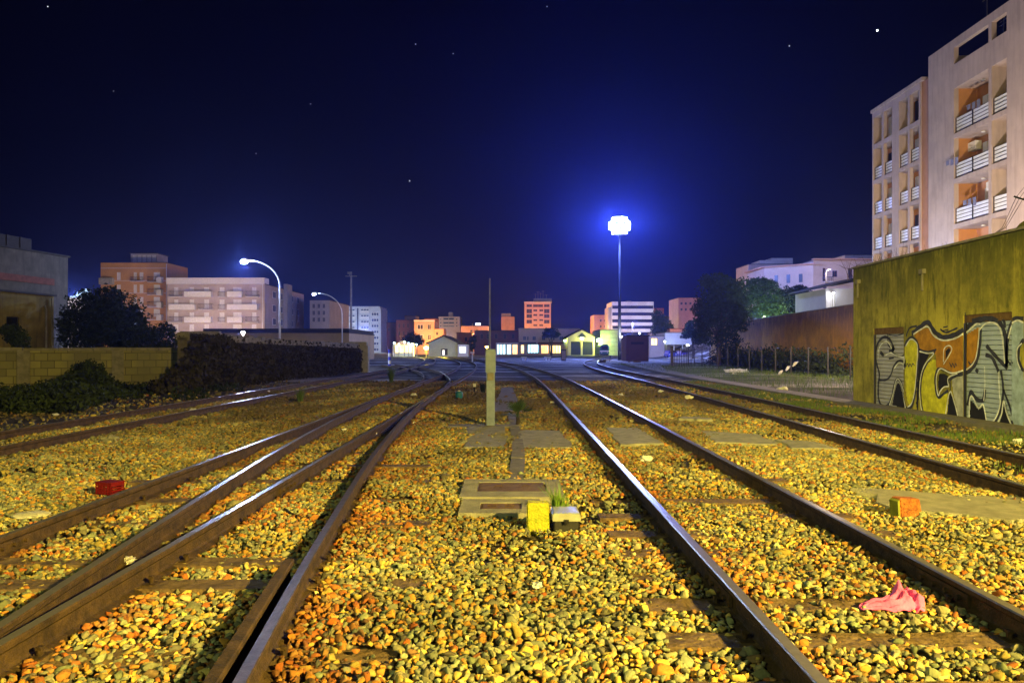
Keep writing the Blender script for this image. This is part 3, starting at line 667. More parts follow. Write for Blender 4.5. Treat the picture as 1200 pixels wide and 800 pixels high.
# tuft next to box, small palm
def tuft(name, loc, n, h, w, label, cat, m='grass', seed=0, lean=.7):
    r = np.random.default_rng(seed); C = np.stack([r.normal(0, .035, n), r.normal(0, .03, n), np.zeros(n)], 1)
    o = link(name, blades(C, h, w, seed, lean), M[m]); o.location = loc; tag(o, label, cat); return o
tuft('grass_tuft', (.47, 7.62, .02), 130, .25, .006, 'green tuft of grass growing behind the small lidded box', 'grass tuft', 'grass_l', 5, .8)
t = thing('dwarf_palm', 'small dwarf palm growing on the cable trough line just right of the marker post', 'palm', (.12, 16.6, 0))
mb = MB(); mb.tube([(0,0,-.05),(.01,0,.12),(0,.01,.2)], [.05,.045,.03], 8); mb.build('trunk', M['bark'], t)
V, Fc = [], []; r = random.Random(5)
for k in range(17):
    az = k*2.4; el = r.uniform(.15, 1.3); L_ = r.uniform(.16, .26); base = Vector((0, 0, .17)); d = Vector((math.cos(az)*math.cos(el), math.sin(az)*math.cos(el), math.sin(el)))
    tip = base + d*L_; s = d.cross(Vector((0, 0, 1))).normalized(); n_ = s.cross(d)
    for j in range(9):
        a = (j-4)*.27; dd = (d*math.cos(a)+s*math.sin(a)).normalized(); l2 = r.uniform(.17, .25); wv = dd.cross(n_)*.011
        i0 = len(V); V += [tuple(tip-wv*.4), tuple(tip+wv*.4), tuple(tip+dd*l2*.6+wv), tuple(tip+dd*l2*.6-wv), tuple(tip+dd*l2-n_*.03), tuple(tip+dd*l2*.999-n_*.03)]
        Fc += [(i0, i0+1, i0+2, i0+3), (i0+3, i0+2, i0+4, i0+5)]
    i0 = len(V); wv = s*.006; V += [tuple(base-wv), tuple(base+wv), tuple(tip+wv), tuple(tip-wv)]; Fc.append((i0, i0+1, i0+2, i0+3))
link('frond', np_mesh('frond', V, Fc), M['leaf'], t).name = 'fronds'
tuft('grass_tuft', (X_(352, 24), 24, 0), 120, .4, .012, 'isolated yellowish weed tuft left of the turnout in mid distance', 'weed', 'grass', 6)
tuft('grass_tuft', (X_(442, 34), 38, 0), 160, .7, .02, 'pale weed clump by the far left track near the wall end', 'weed', 'grass', 7)
tuft('grass_tuft', (X_(566, 29), 29, 0), 160, .4, .012, 'dark weed clump behind the marker post', 'weed', 'leaf_d', 8)

# ------------------------------------------------------------------ left walls
def block_wall_mat():
    m = bpy.data.materials.new('block_masonry'); N, L = nodes_of(m); b = N['Principled BSDF']; b.inputs['Roughness'].default_value = .95
    tc = N.new('ShaderNodeTexCoord'); mp = N.new('ShaderNodeMapping'); mp.inputs['Rotation'].default_value = (PI/2, 0, 0)
    L.new(tc.outputs['Object'], mp.inputs['Vector'])
    br = N.new('ShaderNodeTexBrick'); br.inputs['Scale'].default_value = 1.0; br.inputs['Brick Width'].default_value = .46; br.inputs['Row Height'].default_value = .30
    br.inputs['Mortar Size'].default_value = .012; br.inputs['Color1'].default_value = (.25, .24, .11, 1); br.inputs['Color2'].default_value = (.14, .135, .07, 1)
    br.inputs['Mortar'].default_value = (.07, .06, .04, 1); L.new(mp.outputs[0], br.inputs['Vector'])
    n1 = N.new('ShaderNodeTexNoise'); n1.inputs['Scale'].default_value = .8; n1.inputs['Detail'].default_value = 8; L.new(tc.outputs['Object'], n1.inputs['Vector'])
    r1 = N.new('ShaderNodeValToRGB'); r1.color_ramp.elements[0].position = .4; r1.color_ramp.elements[1].position = .65; L.new(n1.outputs['Fac'], r1.inputs['Fac'])
    mx = N.new('ShaderNodeMix'); mx.data_type = 'RGBA'; mx.inputs['B'].default_value = (.13, .125, .09, 1); mu = N.new('ShaderNodeMath'); mu.operation = 'MULTIPLY'; mu.inputs[1].default_value = .7
    L.new(r1.outputs[0], mu.inputs[0]); L.new(mu.outputs[0], mx.inputs['Factor']); L.new(br.outputs['Color'], mx.inputs['A']); L.new(mx.outputs['Result'], b.inputs['Base Color'])
    bp = N.new('ShaderNodeBump'); bp.inputs['Strength'].default_value = .7; bp.inputs['Distance'].default_value = .03; bp.invert = True
    L.new(br.outputs['Fac'], bp.inputs['Height']); L.new(bp.outputs[0], b.inputs['Normal']); return m
M['blocks'] = block_wall_mat()
p0 = Vector((-24.5, 27.2)); p1 = Vector((X_(222, 33.0), 33.0)); d = p1-p0; Lw = d.length; ang = math.atan2(d.y, d.x)
t = thing('stone_wall', 'yellowish block wall behind the bushes at the left edge', 'wall', (p0.x, p0.y, 0), ang)
mb = MB(); mb.box(0, 0, -.3, Lw, .35, 1.60); mb.build('masonry', M['blocks'], t)
for k in range(10):
    a = Lw*k/10; mb = MB(); mb.box(a+.01, -.04, 1.603, a+Lw/10-.01, .39, 1.70+random.uniform(0, .03)); mb.build('coping', M['conc_d'], t, bevel=.01)
for px in (28, 138):
    Yp = 30.3 if px == 28 else 31.6; xx = (Vector((X_(px, Yp), Yp))-p0).length; mb = MB(); mb.box(xx-.22, -.13, -.3, xx+.22, -.002, 1.60); mb.build('pier', M['conc_d'], t, bevel=.01)
# ivy wall
q0 = Vector((X_(222, 31.2)-.1, 31.2)); q1 = Vector((-11.35, 56.5)); d = q1-q0; Lq = d.length; ang2 = math.atan2(d.y, d.x)
t = thing('ivy_wall', 'long wall smothered in dark hanging ivy beside the left track', 'wall', (q0.x, q0.y, 0), ang2)
mb = MB(); mb.poly([(0,0,-.3),(Lq,0,-.3),(Lq,0,1.85),(0,0,2.15)]); mb.poly([(0,.4,2.15),(Lq,.4,1.85),(Lq,.4,-.3),(0,.4,-.3)])
mb.poly([(0,0,2.15),(Lq,0,1.85),(Lq,.4,1.85),(0,.4,2.15)]); mb.poly([(0,.4,-.3),(0,0,-.3),(0,0,2.15),(0,.4,2.15)]); mb.poly([(Lq,0,-.3),(Lq,.4,-.3),(Lq,.4,1.85),(Lq,0,1.85)])
mb.build('masonry', mat('dark_render', (.10,.09,.075), .95, 0, .4, 2, .6), t)
r = np.random.default_rng(3); n = 26000; u = r.random(n)*Lq; top = 2.15-.3*u/Lq
zz = r.random(n)**.9*(top+.12); yy = -.06-np.abs(r.normal(0, .09, n))-.12*np.sin(u*1.7)**2*(zz < 1.5); tops = r.random(n) < .13; yy[tops] = r.uniform(-.15, .5, tops.sum()); zz[tops] = top[tops]+r.random(tops.sum())*.14
zz = np.where(u > 3.5, np.minimum(zz, top-.30+r.random(n)*.12+(r.random(n) < .05)*.35), np.minimum(zz, top+.15))
C = np.stack([u, yy, zz], 1); eb = blob_points([(-.6,-.5,.3,1.3,.8,1.0),(.4,-.4,.9,1.1,.6,1.1),(1.6,-.5,1.2,1.3,.6,1.1),(3.4,-.5,.6,1.6,.7,.8),(2.2,-.3,1.8,1.2,.45,.45),(6,-.4,.3,1.6,.6,.5),(-1.8,-.4,.1,1.2,.8,.6)], 9000, r); C = np.concatenate([C, eb[eb[:, 2] > -.1]]); n = len(C); a = leaf_mesh('ivy', C, .16*r.uniform(.5, 1.4, n), .8, -.8, 4); link('ivy', a, M['ivy'], t)
mb = MB(); rk = random.Random(8); u_ = 0.0
while u_ < Lq-.3:
    l_ = rk.uniform(.3, .6); tp = 2.15-.3*u_/Lq; mb.box(u_, -.05-rk.random()*.05, tp-.12-rk.random()*.12, min(u_+l_-.015, Lq), .45, tp+.12+rk.random()*.10); u_ += l_
mb.build('rubble_coping', M['conc_d'], t, bevel=.02)
# wall end: bare render upper strip of light stone and end pier
c0 = (X_(421, 57.5), 57.2); t = thing('wall_pier', 'pale concrete end pier of the ivy wall with blue painted scrawl', 'pier', (c0[0], c0[1], 0), 0)
mb = MB(); mb.box(-.35, -.3, -.2, .75, .4, 1.9); mb.build('shaft', M['conc'], t, bevel=.02); mb = MB(); mb.box(-.75, -.35, 1.9, .65, .45, 2.2); mb.build('cap', M['conc'], t, bevel=.02)
mb = MB(); r_ = random.Random(3)
for k in range(7):
    x0 = -.28+r_.random()*.5; z0 = .3+k*.2; mb.tube([(x0, -.304, z0), (x0+.1, -.304, z0+.25), (x0+.22, -.304, z0+.02), (x0+.2, -.304, z0+.3)], .018, 5)
mb.build('painted_scrawl', mat('blue_spray', (.04,.05,.30), .8), t)
t = thing('concrete_wall', 'plain grey concrete wall piece higher than its neighbours, left of the ivy wall top', 'wall', (X_(216, 34.5), 34.5, 0))
mb = MB(); mb.box(-.2, 0, -.2, 1.55, .3, Z_(388, 34.5)); mb.build('slab', M['conc_d'], t, bevel=.01)
M['conc_d']

# ------------------------------------------------------------------ left plants
tree('large dark tree standing between the old grey building and the orange block', 'tree', (X_(118, 50), 50, 0), 2.6,
     [(-.9,0,3.6,1.6,1.7,1.9),(1.0,.2,3.9,1.7,1.7,1.8),(.1,-.2,4.6,1.5,1.5,1.1),(-1.6,.2,2.6,1.3,1.3,1.3),(1.9,0,2.8,1.3,1.3,1.4),(.2,.1,3.0,2.2,1.8,1.6)], 15000, .22, 'leaf_d', .2, 41)
tree('low dark bushy tree behind the block wall beside the large dark tree', 'tree', (X_(178, 46), 46, 0), 1.2,
     [(-.5,0,2.1,1.1,1.1,1.1),(.7,0,2.2,1.0,1.0,.95),(0,0,1.4,1.3,1.1,1.0)], 6000, .18, 'leaf_d', .1, 42)
tree('leafy shrub hanging over the block wall in front of the yellow annex', 'shrub', (X_(22, 33.5), 33.5, 0), 1.3,
     [(-.2,0,2.3,.5,.4,.45),(.15,-.1,1.9,.38,.35,.5),(-.5,0,2.5,.3,.3,.25)], 2600, .12, 'leaf_d', .05, 43, 'shrub')
tree('rounded dark shrub growing against the block wall by the left track', 'shrub', (X_(101, 27), 27, 0), .4,
     [(0,0,.75,.62,.5,.55),(.35,0,.45,.6,.5,.45),(-.2,0,.3,.7,.5,.35)], 5200, .12, 'leaf_d', .05, 44, 'shrub')
bl = []; rr = random.Random(9)
for k in range(34):
    yy = rr.uniform(20, 29); xx = -12.0-(yy-20)*.30-abs(rr.gauss(0, 1))*1.9; s = rr.uniform(.45, .95); bl.append((xx, yy, .12, s*1.3, s, s*rr.uniform(.4, .7)))
for k in range(20):
    yy = rr.uniform(26, 33); xx = rr.uniform(-17, -10.9); s = rr.uniform(.3, .55); bl.append((xx, yy, .05, s*1.5, s, s*.6))
P = blob_points(bl, 26000, np.random.default_rng(10)); P = P[P[:, 2] > -.05]
o = link('undergrowth', leaf_mesh('undergrowth', P, .13*np.random.default_rng(1).uniform(.6, 1.4, len(P)), seed=11), M['leaf_d']); tag(o, 'dark undergrowth along the foot of the block wall at left', kind='stuff')

# ------------------------------------------------------------------ old building at the far left
M['oldgrey'] = mat('old_grey_render', (.085,.078,.065), .95, 0, .3, 1.2, .4, 20, streak=.7, streakcol=(.05,.045,.04))
M['maroon'] = mat('maroon_band', (.13,.045,.03), .9)
M['oldyellow'] = mat('old_yellow_render', (.17,.14,.035), .95, 0, .3, .9, .4, 20, streak=.6, streakcol=(.06,.05,.02))
a0 = Vector((-31.8, 55)); dirv = Vector((-.15, -1)).normalized(); a1 = a0+dirv*22; angb = math.atan2(-dirv.y, -dirv.x)
t = thing('old_building', 'old grey rendered building with a maroon band at the left edge', 'building', (a1.x, a1.y, 0), angb)
mb = MB(); mb.facade(22, 8.2, .3, [(14, 1.2, 15.2, 3.6)]); mb.box(0, .302, 0, 22, 14, 8.15); mb.build('wall', M['oldgrey'], t)
mb = MB(); mb.box(0, -.08, 6.1, 20.6, -.003, 6.55); mb.build('band', M['maroon'], t)
mb = MB(); mb.box(-.1, -.12, 8.203, 22.1, 14.1, 8.33); mb.build('roof', M['roofd'], t)
mb = MB(); mb.box(3, 3, 8.33, 22.1, 13, 9.6)
for k in range(16): mb.box(3+k*1.2, 2.94, 8.34, 3.12+k*1.2, 2.998, 9.62)
mb.build('roof_shed', M['roofd'], t)
b0 = Vector((X_(63, 49.5), 49.5)); dv = Vector((-.13, -1)).normalized(); b1 = b0+dv*18; angc = math.atan2(-dv.y, -dv.x)
t = thing('annex', 'low yellow rendered annex with one dark window in front of the old grey building', 'building', (b1.x, b1.y, 0), angc)
mb = MB(); mb.facade(18, 5.05, .3, [(14.1, 2.2, 15.1, 3.6)]); mb.box(0, .302, 0, 18, 4.2, 5.0); mb.build('wall', M['oldyellow'], t)
fr = MB(); fr.box(14.1,.1,2.2,14.16,.16,3.6); fr.box(15.04,.1,2.2,15.1,.16,3.6); fr.box(14.16,.1,3.54,15.04,.16,3.6); fr.box(14.16,.1,2.2,15.04,.16,2.26); fr.box(14.57,.1,2.26,14.63,.16,3.54)
f_ = fr.build('window', M['metal_d'], t); MB().box(14.16,.17,2.26,15.04,.19,3.54).build('pane', M['glass'], f_)
MB().tube([(17.2,-.1,.0),(17.2,-.1,4.2),(17.2,-.02,4.4)], .06, 8).build('downpipe', M['mast'], t)
MB().tube([(17.7,-.1,.0),(17.7,-.1,4.9)], .045, 8).build('downpipe', M['mast'], t)
mb = MB(); mb.box(-.1,-.15,5.053,18.1,4.3,5.17); mb.build('roof', M['roofd'], t)
# ------------------------------------------------------------------ right: graffiti building
def plaster(name, base, alt, dark, ds=1.0, gr=(.12,.16,.02)):
    m = bpy.data.materials.new(name); N, L = nodes_of(m); b = N['Principled BSDF']; b.inputs['Roughness'].default_value = .92; b.inputs['Specular IOR Level'].default_value = .2
    tc = N.new('ShaderNodeTexCoord')
    def noise(scale, det, mapsc=None, w_=.6):
        n = N.new('ShaderNodeTexNoise'); n.inputs['Scale'].default_value = scale; n.inputs['Detail'].default_value = det; n.inputs['Roughness'].default_value = w_
        if mapsc: mp = N.new('ShaderNodeMapping'); mp.inputs['Scale'].default_value = mapsc; L.new(tc.outputs['Object'], mp.inputs[0]); L.new(mp.outputs[0], n.inputs[0])
        else: L.new(tc.outputs['Object'], n.inputs[0])
        return n.outputs['Fac']
    def ramp(s, a, c): r = N.new('ShaderNodeValToRGB'); r.color_ramp.elements[0].position = a; r.color_ramp.elements[1].position = c; L.new(s, r.inputs[0]); return r.outputs[0]
    def mixn(f, a, col, k=1.0):
        mu = N.new('ShaderNodeMath'); mu.operation = 'MULTIPLY'; mu.inputs[1].default_value = k; L.new(f, mu.inputs[0])
        mx = N.new('ShaderNodeMix'); mx.data_type = 'RGBA'; L.new(mu.outputs[0], mx.inputs['Factor'])
        if isinstance(a, tuple): mx.inputs['A'].default_value = (*a, 1)
        else: L.new(a, mx.inputs['A'])
        mx.inputs['B'].default_value = (*col, 1); return mx.outputs['Result']
    c = mixn(ramp(noise(.55, 9, w_=.7), .42, .6), base, alt)
    c = mixn(ramp(noise(.8, 6), .5, .7), c, gr, .55)
    c = mixn(ramp(noise(1.5, 12, (2.6, 2.6, .5), .8), .50, .66), c, dark, ds)
    # damp algae under the top edge and at the foot (wear of the wall itself)
    sx = N.new('ShaderNodeSeparateXYZ'); L.new(tc.outputs['Object'], sx.inputs[0])
    mr = N.new('ShaderNodeMapRange'); mr.inputs['From Min'].default_value = 2.3; mr.inputs['From Max'].default_value = 4.1; L.new(sx.outputs['Z'], mr.inputs['Value'])
    m2 = N.new('ShaderNodeMath'); m2.operation = 'MULTIPLY'; L.new(mr.outputs[0], m2.inputs[0]); L.new(ramp(noise(1.3, 12, (2.4, 2.4, .45), .78), .28, .50), m2.inputs[1])
    c = mixn(m2.outputs[0], c, tuple(q*.8 for q in dark), .92)
    L.new(c, b.inputs['Base Color'])
    bp = N.new('ShaderNodeBump'); bp.inputs['Strength'].default_value = .5; bp.inputs['Distance'].default_value = .02; L.new(noise(14, 8), bp.inputs['Height']); L.new(bp.outputs[0], b.inputs['Normal'])
    return m
M['plaster'] = plaster('algae_plaster', (.52,.47,.09), (.22,.21,.05), (.07,.08,.02))
M['brownplaster'] = plaster('brown_plaster', (.62,.34,.05), (.44,.25,.05), (.10,.06,.015), .8, (.20,.15,.05))
WX = 10.65
gb = thing('graffiti_building', 'low yellow green rendered building with graffiti across two shuttered doors', 'building', (WX, 0, 0))
# wall plate runs along Y ; local frame: x'=Y, looking from -X. Use frame with rotation: local x -> +Y, local y -> +X(mirrored) handled by explicit boxes
SH = [(20.88, .0, 22.62, 2.27), (16.36, .0, 18.12, 2.46)]
Y0, Y1, HT = 6.0, 23.96, 4.15
def wallX(mb, y0, y1, h, t, holes, x=0.0, z0=-.2):
    tmp = MB(); tmp.facade(y1-y0, h, t, [(a-y0, b, c-y0, d) for a, b, c, d in holes], z0)
    for f, mi in zip(tmp.f, tmp.mi):     # (u, v, z) -> (x+v, y1-u...) keep winding by reversing
        mb.f.append([mb.V((x+tmp.v[i][1], y0+tmp.v[i][0], tmp.v[i][2])) for i in f][::-1]); mb.mi.append(mi)
mb = MB(); wallX(mb, Y0, Y1, HT, .35, SH); mb.box(.352, Y0, -.2, 9, Y1, HT-.2); mb.build('wall', M['plaster'], gb)
mb = MB(); mb.box(-.05, Y0, HT+.003, .40, Y1+.05, HT+.06); mb.build('coping', M['conc_d'], gb)
M['shutter'] = mat('roller_shutter', (.40,.42,.52), .6, .1, .15, 2, .1)
M['shutter_b'] = mat('roller_shutter_blueish', (.38,.48,.68), .6, .1, .15, 2, .1)
SD = .04
for (a, b, c, d), mm in zip(SH, ('shutter', 'shutter_b')):
    sh = MB(); n = int((d-.18)/.105); q = (d-.18-.02)/n
    for k in range(n):
        z = .02+k*q; sh.poly([(SD+.03, a+.02, z),(SD+.03, c-.02, z),(SD, c-.02, z+.02),(SD, a+.02, z+.02)][::-1]); sh.poly([(SD, a+.02, z+.02),(SD, c-.02, z+.02),(SD, c-.02, z+q-.012),(SD, a+.02, z+q-.012)][::-1])
        sh.poly([(SD, a+.02, z+q-.012),(SD, c-.02, z+q-.012),(SD+.02, c-.02, z+q),(SD+.02, a+.02, z+q)][::-1])
    so = sh.build('shutter', M[mm], gb)
    MB().box(.004, c-.07, 0, SD-.004, c-.001, d-.185).build('jamb_shade', M['metal_d'], gb)  # dark strip added over the far jamb, standing in for its shade
    mb = MB(); mb.box(.02, a+.001, d-.18, .30, c-.001, d-.002); mb.build('shutter_box', M['plate'], gb)
# wall bracket pipes
mb = MB()
for px, py in ((1083, 318), (1007, 330)):
    Yb = WX*F/(px-600); zb = Z_(py, Yb); mb.box(-.10, Yb-.09, zb-.06, 0, Yb+.09, zb+.06); mb.tube([(-.05, Yb, zb), (-.05, Yb, zb-.5)], .03, 7)
mb.build('wall_bracket', M['conc_d'], gb)
# raised broken wall piece at the right end, with barbed wire posts
mb = MB(); pts = [(13.2,4.16),(17.0,4.16),(16.75,4.33),(16.55,4.38),(16.45,4.55),(16.3,4.62),(16.22,4.85),(16.05,4.9),(15.9,5.2),(15.7,5.3),(15.2,5.55),(13.2,5.7)]
tmp = MB(); tmp.prism_y([(p[0], p[1]+.062) for p in pts], .42, .70)
for f in tmp.f: mb.f.append([mb.V((tmp.v[i][1], tmp.v[i][0], tmp.v[i][2])) for i in f][::-1]); mb.mi.append(0)
mb.build('broken_upper_wall', M['plaster'], gb)
def wirepost(y, z0, z1): 
    mb = MB(); mb.tube([(.56, y, z0), (.56, y, z1), (.30, y+.14, z1+.14)], .022, 6); return mb.build('wire_post', M['metal_d'], gb)
wirepost(16.62, 4.1, 4.85); wirepost(15.95, 5.1, 5.62)
mb = MB()
for k in range(3):
    f = .04*k; mb.tube([(.34+f, 16.05-f, 5.74-f), (.36+f, 16.4, 5.2-f), (.34+f, 16.74-f, 4.97-f)], .006, 4)
    mb.tube([(.34+f, 16.74-f, 4.97-f), (.40+f, 17.3, 4.4), (.42, 17.8, 4.25)], .006, 4)
mb.build('barbed_wire', M['metal_d'], gb)
# graffiti
def cp(cx, cy):
    px = 1010+cx/4.442; py = 330+cy/4.442; Y = WX*F/(px-600); return (Y, Z_(py, Y))
def depth(Y, z):
    for a, b, c, d in SH:
        if a+.0 < Y < c-.0 and z < d-.18: return SD
        if a+.0 < Y < c-.0 and z < d: return .02
    return 0.0
def resample(P, step=.03):
    out = [P[0]]
    # smooth with Catmull-Rom
    Q = [P[0]] + P + [P[-1]]
    for k in range(1, len(Q)-2):
        a, b, c, d = Q[k-1], Q[k], Q[k+1], Q[k+2]; n = max(2, int(math.dist(b, c)/step))
        for j in range(1, n+1):
            t = j/n; out.append(tuple(.5*((2*b[i])+(-a[i]+c[i])*t+(2*a[i]-5*b[i]+4*c[i]-d[i])*t*t+(-a[i]+3*b[i]-3*c[i]+d[i])*t**3) for i in (0, 1)))
    return out
def stroke(mb, cpts, wd, lift, smooth=True, taper=False):
    P = [cp(*p) for p in cpts]; P = resample(P) if smooth else resample([P[0]]+P[1:]) if len(P) > 2 else resample(P)
    n = len(P); prev = None
    for k, (Y, z) in enumerate(P):
        a = P[max(0, k-1)]; b = P[min(n-1, k+1)]; t = Vector((b[0]-a[0], b[1]-a[1])); t = t.normalized() if t.length > 1e-6 else Vector((1, 0))
        w2 = wd/2*(1.0 if not taper else (1-.7*k/n))*(1+.12*math.sin(k*.7)); nx, nz = -t.y*w2, t.x*w2; x = depth(Y, z)-lift
        cur = [mb.V((x, Y+nx, z+nz)), mb.V((x, Y-nx, z-nz))]
        if prev: mb.f.append([prev[0], cur[0], cur[1], prev[1]]); mb.mi.append(0)
        prev = cur
def fill(mb, cpts, lift, step=.035, wall_only=False):
    P = resample([cp(*p) for p in cpts+[cpts[0]]], .08); ys = [p[0] for p in P]; zs = [p[1] for p in P]; n = len(P)
    def inside(y, z):
        c = False; j = n-1
        for i in range(n):
            if (P[i][1] > z) != (P[j][1] > z) and y < (P[j][0]-P[i][0])*(z-P[i][1])/(P[j][1]-P[i][1]+1e-12)+P[i][0]: c = not c
            j = i
        return c
    y = min(ys)
    while y < max(ys):
        z = min(zs); run = None
        while z < max(zs)+step:
            ok = inside(y+step/2, z+step/2) and z < max(zs) and not (wall_only and depth(y+step/2, z+step/2) == SD)
            if ok:
                x = depth(y+step/2, z+step/2)-lift; mb.poly([(x, y, z), (x, y, z+step), (x, y+step, z+step), (x, y+step, z)])
            z += step
        y += step
paint = {k: mat('spray_'+k, c, .8, 0, .32, 4, .15) for k, c in dict(yellow=(.60,.60,.03), orange=(.42,.21,.015), black=(.012,.012,.018), dark=(.035,.04,.085), white=(.74,.80,.95), grey=(.42,.45,.50), blue=(.32,.44,.66)).items()}
fm = {k: MB() for k in ('yellow','orange','grey','black','blue')}
fill(fm['yellow'], [(225,340),(250,300),(280,310),(292,350),(288,460),(275,590),(250,640),(232,590),(224,450)], .004)
fill(fm['yellow'], [(330,430),(385,405),(392,450),(390,560),(400,600),(445,580),(438,690),(318,674),(306,560)], .004)
fill(fm['orange'], [(270,275),(340,240),(375,285),(430,305),(530,275),(608,238),(598,330),(585,415),(540,462),(470,478),(410,455),(385,440),(383,372),(305,352),(290,310)], .005)
fill(fm['grey'], [(470,500),(530,480),(536,600),(530,702),(505,695),(478,590)], .004)
fill(fm['grey'], [(85,320),(125,300),(165,372),(222,388),(224,450),(160,430),(120,500),(88,510),(72,420)], .004, wall_only=True)
fill(fm['blue'], [(610,245),(650,205),(700,215),(728,300),(738,440),(705,470),(690,700),(650,720),(632,630),(600,650),(560,590),(545,640),(540,500),(585,440),(600,330)], .004, wall_only=True)
fill(fm['blue'], [(752,300),(780,225),(835,205),(844,300),(822,350),(830,460),(844,470),(844,740),(790,735),(735,600),(720,470),(748,440)], .004, wall_only=True)
for pts in ([(152,642),(165,570),(180,525),(195,545),(208,600),(222,655)], [(302,370),(350,378),(325,430),(305,500),(297,600),(295,668),(284,640),(290,520)], [(405,475),(450,490),(452,540),(430,548),(408,572),(398,540)],
            [(445,692),(455,600),(465,580),(480,620),(500,698)], [(555,714),(560,620),(600,665),(622,650),(636,728)], [(703,745),(722,680),(735,620),(750,690),(767,748)], [(435,400),(438,360),(455,345),(462,360),(440,398)]):
    fill(fm['black'], pts, .006, .03)
dk = MB(); wh = MB()
for pts, wd in (([(135,362),(160,352),(140,302),(110,288),(82,312),(68,360),(70,420),(85,480),(80,540),(82,610),(100,645),(130,642),(150,600),(163,535),(178,508),(196,520),(212,570),(226,640),(242,662),(265,640),(282,560),(292,450),(300,370),(290,318),(266,292),(243,300),(224,335)], .085),
    ([(215,268),(216,330),(214,378),(185,390),(150,365)], .05), ([(130,270),(132,330),(165,350)], .04), ([(135,275),(175,280),(213,268)], .03), ([(85,512),(125,508),(147,480),(160,440),(185,412),(212,418),(228,450)], .06),
    ([(232,284),(250,242),(288,230)], .05), ([(262,272),(300,240),(345,212),(382,262),(430,290),(490,274),(532,248),(575,207),(622,197)], .13), ([(622,197),(650,190),(700,203),(730,250),(742,330),(745,445)], .11),
    ([(745,445),(750,310),(762,240),(790,197),(844,192)], .10), ([(612,240),(607,330),(588,420),(545,470),(480,492),(458,515)], .09), ([(470,478),(405,452),(384,490),(386,560),(400,602),(428,582),(452,566)], .07),
    ([(385,358),(345,420),(318,480),(308,560),(314,640),(322,676)], .05), ([(300,352),(345,364),(390,352)], .05), ([(545,645),(560,575),(592,612),(624,615),(634,560)], .10), ([(716,460),(728,560),(716,660),(690,722),(655,735)], .07),
    ([(728,560),(762,650),(788,745)], .06), ([(845,300),(822,340),(818,400),(834,450),(846,462)], .08), ([(640,332),(690,388),(750,452)], .09), ([(636,380),(672,398),(704,468)], .09), ([(540,160),(538,300),(536,480),(534,700)], .03),
    ([(732,195),(738,240)], .08), ([(585,455),(598,470)], .09), ([(90,365),(108,385)], .10), ([(150,345),(162,352)], .12), ([(135,400),(160,396)], .05), ([(410,246),(440,264),(500,240)], .045), ([(425,238),(450,232)], .03), ([(418,256),(452,250)], .03),
    ([(222,425),(232,440),(238,424),(246,442),(252,426),(260,442),(266,426),(276,436)], .03), ([(458,420),(468,442),(474,424),(484,446),(490,424),(496,440)], .03), ([(548,415),(560,432),(572,418)], .04), ([(750,405),(765,428),(775,406),(788,425)], .035), ([(460,520),(462,560),(448,690)], .04)):
    stroke(dk, pts, wd, .009)
for pts, wd in (([(150,348),(128,312),(102,320),(84,350),(80,400)], .035), ([(118,382),(145,370),(180,388),(221,394)], .035), ([(163,452),(185,424),(206,428),(222,455)], .035), ([(138,642),(155,590),(168,530),(180,506),(198,526),(214,580),(230,662)], .035),
    ([(230,335),(254,300),(278,308),(292,340),(288,440),(278,560),(262,630),(240,652)], .035), ([(302,362),(340,372),(376,374),(335,424),(312,480),(303,560),(308,640),(316,676)], .035), ([(270,274),(310,248),(345,234),(376,280),(425,305),(490,294),(540,262),(590,220),(610,222)], .04),
    ([(605,240),(598,330),(582,408),(540,455),(470,475),(412,452),(392,490),(390,540),(400,592),(410,570),(430,548),(455,545)], .035), ([(606,250),(640,217),(685,216),(714,250),(728,330),(736,425)], .04), ([(755,295),(775,228),(810,202),(844,214)], .04),
    ([(427,418),(430,352),(455,332),(471,350),(455,386),(427,430)], .03), ([(438,692),(454,592),(465,572),(472,590),(490,650),(503,702)], .035), ([(552,712),(555,612),(570,600),(600,656),(625,640),(642,728)], .04), ([(632,442),(634,540),(628,620)], .03),
    ([(705,470),(708,560),(712,640),(690,708),(662,738)], .04), ([(698,742),(720,690),(731,620),(745,680),(772,748)], .04), ([(836,320),(812,350),(812,410),(828,455)], .03), ([(455,545),(452,500),(500,478)], .03)):
    stroke(wh, pts, wd, .012)
for k, q in list(fm.items()): q.build('graffiti_fill', paint[k], gb)
dk.build('graffiti_outline', paint['dark'], gb); wh.build('graffiti_highlight', paint['white'], gb)
# dry shrubs on the roof edge
def drybush(label, x, y, z, s, n, seed):
    r = random.Random(seed); mb = MB()
    for k in range(n):
        a = r.uniform(0, 6.28); l = s*r.uniform(.5, 1); p = Vector((r.gauss(0, s*.35), r.gauss(0, s*.5), 0)); d = Vector((math.cos(a)*.4, math.sin(a)*.4, 1)).normalized()*l
        mid = p+d*.5+Vector((r.gauss(0, .05), r.gauss(0, .05), 0)); mb.tube([p, mid, p+d], [.012, .008, .004], 4)
        for j in range(3): e = mid+Vector((r.gauss(0, .2), r.gauss(0, .25), r.uniform(.05, .3)))*s; mb.tube([mid, e], [.006, .003], 4)
    o = mb.build('dry_shrub', M['twig'], loc=(x, y, z)); tag(o, label, 'shrub', 'dry shrubs behind the roof edge')
Yd = 25.5
drybush('leafless twiggy shrub sticking up behind the graffiti wall top, right one', 13.4, 24.6, 4.0, 1.2, 16, 1)
drybush('dense dry shrub below the left balconies behind the graffiti wall top', 14.0, 28.5, 4.3, 1.1, 60, 2)

